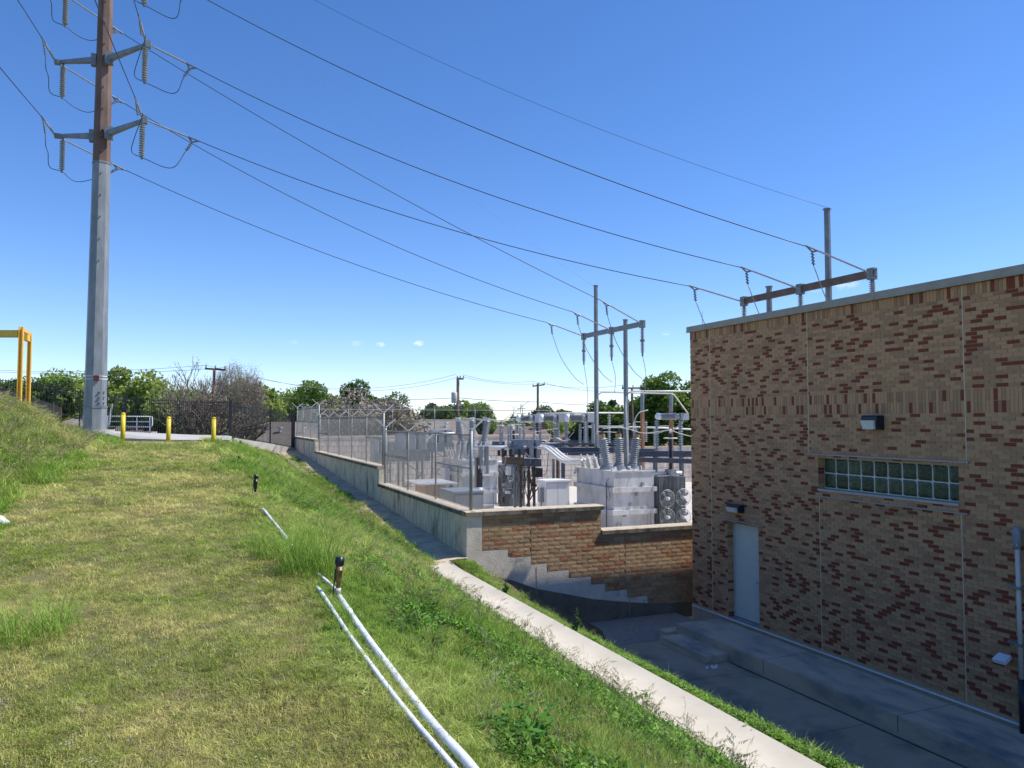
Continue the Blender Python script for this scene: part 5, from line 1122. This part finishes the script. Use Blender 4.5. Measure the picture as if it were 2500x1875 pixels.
# bare and blossoming trees
def bare(u, vtop, d, wpx, label, base=-7.6, depth=6, seed=1, m_='bark_pale', r0=.26, spread=.75, low=0, twigs=True, lean=0):
    rs = random.Random(seed); top = at(u, vtop, d); H = top.z-base; t = thing('bare_tree', (top.x, top.y, base), label, 'tree', 'bare trees behind the gate'); b = MB(); tips = []
    def grow(p, dirv, L, r_, k):
        e = p+dirv*L; mid = p.lerp(e, .5)+Vector((rs.uniform(-1, 1), rs.uniform(-1, 1), rs.uniform(-.3, .6)))*L*.09; b.tube([p, mid, e], [r_, r_*.82, r_*.66], 4 if k > 2 else 6)
        if k >= depth: tips.append(e); return
        for i in range(rs.choice((2, 3, 3)) if k else 4):
            nd = (dirv+Vector((rs.uniform(-1, 1), rs.uniform(-1, 1), rs.uniform(-.25, .75)))*spread).normalized(); grow(e if i else e, nd, L*rs.uniform(.66, .86), r_*rs.uniform(.60, .73), k+1)
    grow(Vector((0, 0, 0)), Vector((lean, 0, 1)).normalized(), H*.25, r0, 0)
    zmax = max(v[2] for v in b.v); xm = max(abs(v[0]) for v in b.v); sc = H/zmax; sx = (wpx/2*d/F)/xm; b.v = [(v[0]*sx, v[1]*sx, v[2]*sc) for v in b.v]
    o_ = bpy.data.objects.new('branches', b.mesh('branches', m_)); COL.objects.link(o_); o_.parent = t
    if twigs:
        T0 = np.array([[e.x*sx, e.y*sx, e.z*sc] for e in tips]); C_ = np.repeat(T0, 3, 0)+rng.normal(size=(len(T0)*3, 3))*.22; me = leaf_mesh('twigs', C_, .11, 'leaf_twig', rng.random(len(C_)), .25); c = bpy.data.objects.new('twigs', me); COL.objects.link(c); c.parent = t
    return t
bare(485, 874, 62, 215, 'large bare grey tree behind the brown utility pole', seed=3, depth=6)
bare(565, 884, 64, 130, 'bare tree just right of the brown utility pole', seed=8, depth=7)
bare(606, 897, 66, 100, 'small rounded bare tree right of the larger bare trees', seed=5, depth=7)
bare(500, 960, 55, 170, 'low brown bare shrub tree with crooked limbs right behind the gate', seed=11, base=-4.5, m_='bark', spread=1.0)
bare(600, 1000, 56, 130, 'wide tangled bare shrub behind the right black fence', seed=12, base=-4.5, m_='bark', spread=1.1)
bare(660, 960, 90, 120, 'brownish bare tree left of the bright green tree', seed=14)
bare(1200, 985, 130, 70, 'small hazy bare tree right of the green tree by the can pole', seed=15)
tree(885, 957, 75, 210, 'wide tree with pinkish buds behind the middle chain link fence', 'leaf_twig', n=9000, size=.16, lobes=24, hfrac=.75)
cb = MB(); P0 = at(545, 1068, 51)
for pts in (((545, 1070), (575, 1050), (610, 1040), (650, 1030), (690, 1015)), ((545, 1070), (590, 1052), (640, 1045)), ((470, 1060), (490, 1040), (505, 1010), (520, 1000)), ((500, 1062), (490, 1030), (470, 1005), (455, 1000)), ((505, 1062), (515, 1035), (530, 1010), (560, 990))):
    cb.tube(bez([at(u, v, 51) for u, v in pts], 5), .05, 5)
cb.build('fallen_branches', 'bark', None, True, 'dark crooked low limbs spreading behind the fence right of the gate', 'branches')
# low undergrowth mass and far woods
def mass(name, label, items, m_, size, n):
    Cs = []; Ts = []; items = [(a, b-6, c, e*1.5, f) for a, b, c, e, f in items]
    for (u, vt, d, wp, base) in items:
        top = at(u, vt, d); rs = random.Random(int(u)); rx = wp/2*d/F; C_, T_ = crown_pts(n, rx, rx*.6, (top.z-base)/2, 12, rs); Cs.append(C_+np.array([top.x, top.y, (top.z+base)/2])); Ts.append(T_)
    me = leaf_mesh(name, np.concatenate(Cs), size, m_, np.concatenate(Ts)); o_ = bpy.data.objects.new(name, me); COL.objects.link(o_); tag(o_, label, 'undergrowth', None, 'stuff')
mass('undergrowth', 'low green undergrowth beyond the fences', [(u, 975+(u*37 % 23), 72+(u*13 % 12), 150, -7.6) for u in range(-60, 480, 55)] + [(u, 925+(u*23 % 28), 80, 120, -7.6) for u in range(60, 660, 50)] + [(u, 1000+(u*31 % 20), 100, 130, -7.6) for u in range(640, 1010, 60)] + [(u, 1015+(u*17 % 12), 115, 110, -7.6) for u in range(1160, 1460, 60)] + [(u, 1010+(u*7 % 15), 100, 120, -7.6) for u in range(1460, 1760, 60)], 'leaf_olive', .28, 4000)
mass('brush', 'tangled brown brush behind the black fence', [(u, 1000+(u*29 % 25), 68, 100, -6) for u in range(440, 590, 50)], 'leaf_twig', .15, 2200)
mass('far_woods', 'far treeline on the horizon', [(u, 1004+(u*19 % 14), 260, 170, -8) for u in range(-150, 1800, 70)], 'leaf_far', .9, 500)
# evergreens seen if one steps aside
# ------------------------------------------------------------------ pipes and sprinklers on the slope shoulder
def gpt(u, v, h=0): p = ground(u, v); return p+Vector((0, 0, h))
rp = gpt(818, 1463); ax = Vector((1.18, 2.2, 0)); far_ = gpt(645, 1258)
def onpath(y, off=0, h=.03):
    a_, b_ = gpt(1125, 1870), rp; f = (y-a_.y)/(b_.y-a_.y); x = a_.x+(b_.x-a_.x)*f+off; return Vector((x, y, float(terr(x, y))+h))
big = [Vector((gpt(1141+15, 1890).x, gpt(1141, 1890).y, 0))]; 
pl = [gpt(1168, 1915)]+[gpt(a_, b_) for a_, b_ in ((1131, 1869), (1046.6, 1772), (956, 1652), (885, 1553), (827, 1464))]
MB().tube(bez([p+Vector((0,0,.028)) for p in pl], 6), .026, 12).build('irrigation_pipe', 'pvc', None, True, 'thicker white plastic pipe lying along the slope shoulder up to the sprinkler riser', 'pipe', 'white irrigation pipes')
for (a_, b_) in ((850, 1500),):
    p_ = gpt(a_, b_, .028); q_ = gpt(a_+6, b_+8, .028); MB().cyl(p_, p_+(q_-p_)  .normalized()*.06, .0285, k=12).build('pipe_coupling', 'bag_white', bpy.data.objects['irrigation_pipe'], True)
MB().tube(bez([gpt(828, 1462, .045), gpt(805, 1438, .04), gpt(780, 1413, .03), gpt(770, 1402, .01)], 6), .016, 10).build('irrigation_pipe', 'pvc', None, True, 'short white pipe continuing beyond the sprinkler riser into the grass', 'pipe', 'white irrigation pipes')
MB().tube(bez([gpt(1130, 1915, .02)]+[gpt(a_, b_, .02) for a_, b_ in ((1091.8, 1869), (1004.4, 1766.8), (926, 1661), (850, 1557), (784.4, 1453))]+[gpt(772, 1434, 0)], 6), .0165, 10).build('irrigation_pipe', 'pvc', None, True, 'thinner white plastic pipe lying just left of the thicker one', 'pipe', 'white irrigation pipes')
MB().tube(bez([gpt(715, 1345, .02), gpt(690, 1312, .05), gpt(662, 1278, .05), gpt(645, 1256, .05), gpt(636, 1246, .01)], 6), .020, 10).build('irrigation_pipe', 'pvc', None, True, 'white pipe half buried in the tall grass tuft upslope', 'pipe', 'white irrigation pipes')
MB().tube(bez([gpt(588, 1092, .03), gpt(583, 1087, .10), gpt(581, 1078, .15), gpt(575, 1074, .10), gpt(568, 1074, .02)], 6), .035, 8).build('irrigation_pipe', 'pvc', None, True, 'bent white pipe end near the right bollard', 'pipe', 'white irrigation pipes')
def riser(p, label, big_=True, h=.29):
    t = thing('sprinkler', p, label, 'sprinkler', 'sprinkler risers'); ln = Vector((.05, 0, 1)).normalized(); k = h/.29
    if big_: MB().cyl(p+Vector((0,0,.03)), p+ln*.075, .026, k=12).build('tee', 'frame_paint', t, True)
    MB().lathe(p+ln*.07, ln, [(0, .016), (.05*k, .018), (.055*k, .027), (.075*k, .030), (.15*k, .030), (.151*k, .034), (.16*k, .034), (.161*k, .030), (.2*k, .033)], 12).build('body', 'brown_plastic' if big_ else 'black_plastic', t, True)
    MB().lathe(p+ln*(.07+.2*k), ln, [(0, .037), (.03, .041), (.045, .041), (.05, .035), (.068, .034), (.07, .02)], 12).build('nozzle_head', 'black_plastic', t, True)
    MB().beam(p+Vector((-.045, -.01, -.03)), p+Vector((-.022, -.01, .24*k)), .010, .012).build('stake', 'black_metal', t); return t
riser(gpt(824, 1464)+Vector((0,0,.02)), 'brown and black sprinkler riser on the white pipe in the foreground')
riser(gpt(622, 1212), 'black sprinkler leaning in the grass half way up the slope shoulder', False, .34)
riser(gpt(586, 1090), 'small black sprinkler beside the bent white pipe near the bollards', False, .24)
riser(gpt(583, 1133), 'tiny dark sprinkler head between the far and middle sprinklers', False, .12)
sk = gpt(4, 1284); b = MB()
for i in range(7):
    rr = [.02, .10, .14, .15, .13, .09, .02][i]; b.loft([b.ring(sk+Vector((-.42+.085*i, 0, .03+rr*.35)), (1,0,0), rr*(1 if i % 2 else .93), 10)]*1, 10, False)
b.f = []
for i in range(6):
    for j in range(10): b.f.append((i*10+j, i*10+(j+1) % 10, (i+1)*10+(j+1) % 10, (i+1)*10+j))
b.v = [(x, y, sk.z + max(0.0, (z-sk.z))*.8) for x, y, z in b.v]; b.build('white_sack', 'bag_white', None, True, 'white plastic sack lying on the mown grass at the left edge', 'sack')
# ------------------------------------------------------------------ grass
def blades(n, h0, h1, spread, w0, lean, segs=2, seed=0, kind='blade'):
    rs = random.Random(seed); v = []; f = []
    for i in range(n):
        a = rs.uniform(0, 6.283); r_ = spread*math.sqrt(rs.random()); p = Vector((math.cos(a)*r_, math.sin(a)*r_, -.01)); h = rs.uniform(h0, h1); b_ = rs.uniform(0, 6.283); l = h*rs.uniform(.2, 1)*lean; w_ = w0*rs.uniform(.7, 1.3); dx = Vector((math.cos(b_), math.sin(b_), 0)); sx = Vector((-dx.y, dx.x, 0)); k = len(v)
        prev = None
        for s_ in range(segs+1):
            t = s_/segs; c = p+dx*(l*t*t)+Vector((0, 0, h*(t-.25*lean*t*t))); ww = w_*(1-t)**.7
            if s_ < segs: v += [tuple(c-sx*ww/2), tuple(c+sx*ww/2)]
            else: v.append(tuple(c))
        for s_ in range(segs-1): f.append((k+2*s_, k+2*s_+1, k+2*s_+3, k+2*s_+2))
        f.append((k+2*(segs-1), k+2*(segs-1)+1, k+2*segs))
    return v, f
def broad(n, h, spread, lw, seed=0):
    rs = random.Random(seed); v = []; f = []
    for i in range(n):
        a = rs.uniform(0, 6.283); r_ = spread*math.sqrt(rs.random()); c = Vector((math.cos(a)*r_, math.sin(a)*r_, rs.uniform(.02, h))); b_ = rs.uniform(0, 6.283); up_ = rs.uniform(-.2, .6); d = Vector((math.cos(b_), math.sin(b_), up_)).normalized(); s_ = Vector((-d.y, d.x, rs.uniform(-.3, .3))).normalized(); L = lw*rs.uniform(.6, 1.4); k = len(v)
        v += [tuple(c), tuple(c+d*L*.5+s_*L*.22), tuple(c+d*L), tuple(c+d*L*.5-s_*L*.22)]; f.append((k, k+1, k+2, k+3))
    return v, f
def seedstalk(n, h, spread, seed=0):
    rs = random.Random(seed); b = MB()
    for i in range(n):
        a = rs.uniform(0, 6.283); p = Vector((math.cos(a)*spread*rs.random(), math.sin(a)*spread*rs.random(), 0)); b_ = rs.uniform(-.8, 1.6); d = Vector((math.cos(b_), math.sin(b_), 0)); hh = h*rs.uniform(.6, 1.1); pts = [p, p+d*hh*.08+Vector((0,0,hh*.5)), p+d*hh*.25+Vector((0,0,hh*.9)), p+d*hh*.5+Vector((0,0,hh))]; b.tube(pts, [.0016, .0014, .0012, .001], 3)
        for k in range(7):
            q = pts[2].lerp(pts[3], k/6); e = q+Vector((rs.uniform(-.02, .02), rs.uniform(-.02, .02), -.02)); b.quad(q, q+Vector((.006, 0, 0)), e, e-Vector((.004, 0, 0)))
    return b.v, b.f
def proto_mesh(name, vf, m_):
    me = bpy.data.meshes.new(name); me.from_pydata(vf[0], [], vf[1]); me.materials.append(M[m_]); me.update(); return bpy.data.objects.new(name, me)
def scatter(name, label, P, rot, scl, tint, protos):
    """one object of points whose clumps are instanced by geometry nodes"""
    me = bpy.data.meshes.new(name); n = len(P); me.vertices.add(n); me.vertices.foreach_set('co', P.ravel().astype(np.float32))
    a = me.attributes.new('rot', 'FLOAT_VECTOR', 'POINT'); a.data.foreach_set('vector', rot.ravel().astype(np.float32)); a = me.attributes.new('scl', 'FLOAT_VECTOR', 'POINT'); a.data.foreach_set('vector', scl.ravel().astype(np.float32)); a = me.attributes.new('tint', 'FLOAT', 'POINT'); a.data.foreach_set('value', tint.astype(np.float32)); me.update()
    o_ = bpy.data.objects.new(name, me); COL.objects.link(o_); tag(o_, label, None, None, 'stuff'); ng = bpy.data.node_groups.new(name, 'GeometryNodeTree'); ng.interface.new_socket('Geometry', in_out='INPUT', socket_type='NodeSocketGeometry'); ng.interface.new_socket('Geometry', in_out='OUTPUT', socket_type='NodeSocketGeometry')
    gi = ng.nodes.new('NodeGroupInput'); go = ng.nodes.new('NodeGroupOutput'); ip = ng.nodes.new('GeometryNodeInstanceOnPoints'); jn = ng.nodes.new('GeometryNodeJoinGeometry')
    for p in protos:
        oi = ng.nodes.new('GeometryNodeObjectInfo'); oi.inputs['Object'].default_value = p; oi.inputs['As Instance'].default_value = True; ng.links.new(oi.outputs['Geometry'], jn.inputs[0])
    def attr(nm, ty): x = ng.nodes.new('GeometryNodeInputNamedAttribute'); x.data_type = ty; x.inputs['Name'].default_value = nm; return x.outputs['Attribute']
    ng.links.new(gi.outputs[0], ip.inputs['Points']); ng.links.new(jn.outputs[0], ip.inputs['Instance']); ip.inputs['Pick Instance'].default_value = True
    ng.links.new(attr('rot', 'FLOAT_VECTOR'), ip.inputs['Rotation']); ng.links.new(attr('scl', 'FLOAT_VECTOR'), ip.inputs['Scale']); ng.links.new(ip.outputs[0], go.inputs[0])
    md = o_.modifiers.new('grass', 'NODES'); md.node_group = ng; return o_
def vnoise(X, Y, s_, seed):                                  # cheap smooth noise in 0..1
    r_ = np.random.default_rng(seed); z = 0; w_ = 0
    for k in range(6):
        a, b_, ph = r_.uniform(0, 6.28), s_*(1.6**k), r_.uniform(0, 6.28, 2); q = .75**k; z = z+q*np.sin((X*math.cos(a)+Y*math.sin(a))*b_+ph[0])*np.sin((Y*math.cos(a)-X*math.sin(a))*b_*.8+ph[1]); w_ += q*.5
    return np.clip(.5+z/w_*.35, 0, 1)
def sample(n, rmin, rmax, extra=0, seed=1, power=2.0):
    r_ = np.random.default_rng(seed); u = r_.random(n); th = YAW+r_.uniform(R(-44), R(41), n)
    rad = rmin*(rmax/rmin)**u; return rad*np.sin(th), rad*np.cos(th), rad, r_
G1 = [proto_mesh('lawn_clump', blades(46, .02, .062, .085, .0042, 1.5, 2, s_), 'g_lawn') for s_ in range(5)]
G2 = [proto_mesh('tall_clump', blades(34, .07, .21, .07, .0062, .9, 3, 20+s_), 'g_tall') for s_ in range(6)]
G3 = [proto_mesh('weed_clump', broad(60, .09, .11, .038, 40+s_), 'g_weed') for s_ in range(4)]
G4 = [proto_mesh('seed_clump', seedstalk(5, .34, .05, 60+s_), 'g_straw') for s_ in range(4)]
G5 = [proto_mesh('straw_clump', blades(14, .01, .05, .11, .0045, 3.5, 2, 80+s_), 'g_straw') for s_ in range(3)]
SL = 1.0
def near_sizes(rad): return np.clip(rad/7.5, .8, 3.2)
def tallmask(X, Y):
    edge = 1.0 + .28*np.sin(Y*.9)+.15*np.sin(Y*2.3) - .012*Y
    right = np_s((X-edge)/.5); left = np_s((-2.25+.25*np.sin(Y*.7)+.15*np.sin(Y*1.9)-X)/.5); return np.maximum(right, left), right, left
# mown lawn
X, Y, rad, r_ = sample(52000, 2.3, 36, seed=2); tm, rm, lm = tallmask(X, Y); keep = (r_.random(len(X)) > tm*.75) & (X < 4.9) & (X > -9); X, Y, rad = X[keep], Y[keep], rad[keep]
pipe_x = 1.13
Z = terr(X, Y); n = len(X); dry = np.clip(vnoise(X, Y, .55, 3)*1.1+vnoise(X, Y, 2.4, 13)*.8-.52+r_.normal(size=n)*.22-.12*tallmask(X, Y)[0], 0, 1); dry = dry*np.where(X > 1.2, .5, 1); s_ = near_sizes(rad)
padk = ~((Y > 33) & (X > -4) & (X < 2.6)) 
def finish(name, label, X, Y, Z, s_xy, s_z, tint, protos, r_, tilt=.12):
    n = len(X); P = np.stack([X, Y, Z], -1); rot = np.stack([r_.normal(size=n)*tilt, r_.normal(size=n)*tilt, r_.uniform(0, 6.283, n)], -1); scatter(name, label, P, rot, np.stack([s_xy, s_xy, s_z], -1), tint, protos)
k_ = padk; finish('lawn_grass', 'short dry mown grass of the strip', X[k_], Y[k_], Z[k_], s_[k_]*r_.uniform(.8, 1.2, n)[k_], (s_*.55+.45)[k_]*r_.uniform(.7, 1.2, n)[k_], dry[k_], G1, r_)
X, Y, rad, r_ = sample(9000, 2.3, 26, seed=5); tm, rm, lm = tallmask(X, Y); keep = (tm < .4) & (X < 4) & (vnoise(X, Y, .9, 9) > .42); X, Y, rad = X[keep], Y[keep], rad[keep]; n = len(X)
finish('dead_straw', 'pale dead straw lying in the mown strip', X, Y, terr(X, Y)+.012, near_sizes(rad)*r_.uniform(.7, 1.2, n), np.ones(n), r_.random(n)*.5, G5, r_)
G6 = [proto_mesh('stem_clump', blades(7, .04, .12, .10, .0022, .8, 2, 120+s_), 'g_stem') for s_ in range(4)]
X, Y, rad, r_ = sample(7000, 2.4, 20, seed=81); tm, rm, lm = tallmask(X, Y); keep = (tm < .6) & (vnoise(X, Y, 1.3, 91) > .38); X, Y, rad = X[keep], Y[keep], rad[keep]; n = len(X)
finish('dry_stems', 'thin dark stems standing in the mown strip', X, Y, terr(X, Y), r_.uniform(.8, 1.3, n), r_.uniform(.6, 1.3, n), r_.random(n), G6, r_, .15)
# tall grass of the slope and the bank
X, Y, rad, r_ = sample(80000, 2.6, 47, seed=3); tm, rm, lm = tallmask(X, Y); keep = (r_.random(len(X)) < tm) & (X < np.where(Y > 17.6, 5.46+.16*np_s((Y-20)/5), 4.93)) & (X > -10) & ~((Y > 36) & (X > -4.2) & (X < 1.9)) ; X, Y, rad, lm = X[keep], Y[keep], rad[keep], lm[keep]; n = len(X)
hN = .30+1.15*vnoise(X, Y, 1.3, 4)**1.5+.45*(vnoise(X, Y, 3.1, 44) > .62); hN = hN*np.where(X > 0, np.where(Y < 14, np.clip((X-.7)/1.5, .45, 1.0), .8)*(1-.72*np_s((X-3.8)/.8)*(Y < 17.6)), 1.15); s_ = near_sizes(rad); tint = np.clip(vnoise(X, Y, .45, 8)*1.3-.42+r_.normal(size=n)*.15 + .28*(lm > .5)*np_s((-3.0-X)/1.5)*np.clip((26-Y)/9, 0, 1), 0, 1)
finish('slope_grass', 'tall green grass of the slope and the left bank', X, Y, terr(np.minimum(X, 5.0), Y), s_*r_.uniform(.8, 1.2, n), hN*(s_*.18+.82)*r_.uniform(.7, 1.15, n), tint, G2, r_, .22)
# leafy weeds
X, Y, rad, r_ = sample(30000, 2.8, 24, seed=6); keep = (X > 1.7) & (X < 4.8) & (vnoise(X, Y, 1.1, 12)+.25*(X > 4.0) > .60); X, Y, rad = X[keep], Y[keep], rad[keep]; n = len(X)
finish('slope_weeds', 'broad leaved weeds growing through the slope grass', X, Y, terr(X, Y), near_sizes(rad)*r_.uniform(.6, 1.1, n)*.9, r_.uniform(.7, 1.5, n), r_.random(n), G3, r_, .2)
# verge beyond the flume
n = 6200; r_ = np.random.default_rng(21); Y = 2.5+15.3*r_.random(n)**1.25; X = 5.97+np.abs(r_.normal(size=n))*np.where(Y > 11, .24, .40); keep = X < np.where(Y > 11, 6.5, 8); X, Y = X[keep], Y[keep]; n = len(X)
lush = np.clip((13-Y)/7, .0, 1); k2 = r_.random(n) < .35+.5*lush
finish('verge_weeds', 'bright leafy weeds along the verge beyond the flume', X[k2], Y[k2], bank(X, Y)[k2], (.7+.35*lush[k2])*r_.uniform(.6, 1.2, k2.sum()), (.30+.75*lush[k2]*(.2+1.2*vnoise(X[k2], Y[k2], 3.0, 31)))*r_.uniform(.5, 1.7, k2.sum()), .45+.55*r_.random(k2.sum()), G3, r_, .2)
finish('verge_grass', 'short grass along the verge beyond the flume', X[~k2], Y[~k2], bank(X, Y)[~k2], r_.uniform(.8, 1.3, (~k2).sum()), (.35+.3*lush[~k2])*r_.uniform(.5, 1.2, (~k2).sum()), r_.random((~k2).sum())*.45, G2, r_, .2)
n = 7000; Y = 2+15.6*r_.random(n); X = 6.3+.9*r_.random(n); kk = (r_.random(n) < np.clip((9-Y)/5, .05, 1)*.5); X, Y = X[kk], Y[kk]; n = len(X); finish('bank_grass', 'grass on the steep bank above the lower yard', X, Y, bank(X, Y), r_.uniform(1.2, 2, n), r_.uniform(.5, .9, n), r_.random(n)*.3, G2, r_, .2)
X, Y, rad, r_ = sample(9000, 8, 40, seed=51); keep = (X < -2.9) & (X > -9); X, Y, rad = X[keep], Y[keep], rad[keep]; n = len(X)
finish('bank_straw', 'pale dry grass heads on the left bank', X, Y, terr(X, Y)+.05, near_sizes(rad)*r_.uniform(.5, .9, n), r_.uniform(2.0, 5.0, n)*np.clip(.3+vnoise(X, Y, .8, 61), .3, 1.2), r_.random(n)*.6, G5, r_, .5)
n = 1500; Y = 9+22*r_.random(n); X = -2.8-3.5*r_.random(n); finish('bank_stalks', 'seed stalks on the left bank', X, Y, terr(X, Y), r_.uniform(1.2, 2.0, n), r_.uniform(.8, 1.4, n), r_.random(n)*.8, G4, r_, .25)
n = 5200; Y = 2.2+4.8*r_.random(n); X = 1.5+3.2*r_.random(n); kk = (vnoise(X, Y, 1.6, 71)+.12*r_.normal(size=n)+.10*(X-2.6) > .66); X, Y = X[kk], Y[kk]; n = len(X)
finish('lower_weeds', 'lush leafy weeds on the nearest part of the slope', X, Y, terr(X, Y), r_.uniform(.6, 1.1, n), r_.uniform(.8, 1.9, n), r_.random(n), G3, r_, .2)
# seed heads leaning over the flume
n = 420; Y = 2.5+30*r_.random(n)**1.6; X = 4.95-np.abs(r_.normal(size=n))*.28; finish('seed_stalks', 'thin seed stalks leaning over the flume', X, Y, terr(X, Y), r_.uniform(.8, 1.2, n), r_.uniform(.6, 1.25, n), r_.random(n)*.8, G4, r_, .25)
n = 500; Y = 3+22*r_.random(n)**1.3; X = 1.5+3.4*r_.random(n); finish('scattered_stalks', 'seed stalks scattered through the slope grass', X, Y, terr(X, Y), r_.uniform(.7, 1.1, n), r_.uniform(.6, 1.0, n), .5+r_.random(n)*.5, G4, r_, .25)
n = 260; r2 = np.random.default_rng(33); Y = 3.5+12*r2.random(n); X = 1.6+3.4*r2.random(n); fl_m = proto_mesh('flower', broad(4, .16, .03, .014, 99), 'leaf_white'); finish('wild_flowers', 'tiny pale flowers dotted over the slope', X, Y, terr(X, Y)+.05, r2.uniform(.6, 1.1, n), r2.uniform(.6, 1.1, n), r2.random(n), [fl_m], r2, .1)
n = 90; Y = 3.0+2.6*r2.random(n); X = -1.4+1.9*r2.random(n)-.0; finish('clover_heads', 'small yellowish dried clover heads in the mown strip', X, Y, terr(X, Y)+.0, r2.uniform(.8, 1.3, n), r2.uniform(.25, .4, n), .6+.4*r2.random(n), [proto_mesh('clover', broad(9, .10, .05, .013, 98), 'leaf_white')], r2, .1)
# individual tufts and leafy plants
def tuft(u, v, label, n, h0, h1, spread, lean=.8, m_='tuft_green', w_=.007, nm='grass_tuft', broadleaf=None):
    p = gpt(u, v); me = bpy.data.meshes.new(nm); vf = blades(n, h0, h1, spread, w_, lean, 4, int(u)) if broadleaf is None else broad(n, broadleaf, spread, h1, int(u)); me.from_pydata(vf[0], [], vf[1]); me.materials.append(M[m_]); o_ = bpy.data.objects.new(nm, me); COL.objects.link(o_); o_.location = p; tag(o_, label, 'plant'); return o_
tuft(755, 1400, 'largest tall grass tuft, upslope of the sprinkler riser', 420, .25, .85, .32, 1.0, w_=.0065)
tuft(672, 1360, 'tall grass tuft beside the half buried pipe', 260, .2, .62, .28, 1.1, w_=.006)
tuft(40, 1560, 'wide grass tuft at the lower left edge of the picture', 360, .12, .40, .30, 1.5, w_=.0055)
tuft(150, 1530, 'stalky grass tuft right of the left edge tuft', 110, .18, .55, .14, 1.1, w_=.004)
tuft(245, 1232, 'small dry grass tuft alone in the middle of the mown strip', 45, .08, .26, .10, 1.0, 'g_straw')
tuft(120, 1180, 'grass tuft where the left bank meets the mown strip', 160, .15, .42, .3, .9)
tuft(400, 1098, 'low green tuft in front of the middle bollard', 120, .08, .22, .4, 1.2)
tuft(385, 1152, 'small flat dark green weed in the mown strip', 60, .05, .09, .22, 0, 'g_weed', nm='weed_plant', broadleaf=.05)
tuft(1045, 1500, 'dark leafy weed below the sprinkler riser', 130, .0, .055, .14, 0, 'g_weed', nm='weed_plant', broadleaf=.26)
tuft(1270, 1830, 'dark broad leaved weed patch at the bottom centre', 160, .0, .07, .20, 0, 'g_weed', nm='weed_plant', broadleaf=.20)
tuft(1530, 1735, 'dark leafy weed close to the flume at the lower right', 170, .0, .07, .24, 0, 'g_weed', nm='weed_plant', broadleaf=.2)
tuft(800, 1385, 'dark clover like weed beside the largest tuft', 120, .0, .05, .16, 0, 'g_weed', nm='weed_plant', broadleaf=.12)
for (X_, Y_, h, lab) in ((6.05, 11.6, .42, 'tall single leafy weed standing on the verge nearer the landing step'), (6.0, 14.6, .36, 'tall single leafy weed on the verge further up the flume')):
    z0_ = float(bank(X_, Y_)); t = thing('tall_weed', (X_, Y_, z0_), lab, 'plant'); MB().tube([(X_, Y_, z0_), (X_+.02, Y_, z0_+h*.5), (X_, Y_+.02, z0_+h)], .005, 4).build('stem', 'bark', t)
    b = MB(); rs = random.Random(4)
    for i in range(60):
        z = h*(.15+.85*rs.random()); a = rs.uniform(0, 6.28); L = .13*(1.15-z/h); p = Vector((X_, Y_, z0_+z)); d = Vector((math.cos(a), math.sin(a), .35)); s2 = Vector((-d.y, d.x, 0))*.3; b.quad(p, p+d*L*.5+s2*L, p+d*L, p+d*L*.5-s2*L)
    b.build('foliage', 'g_weed', t)
print('objects', len(bpy.data.objects))
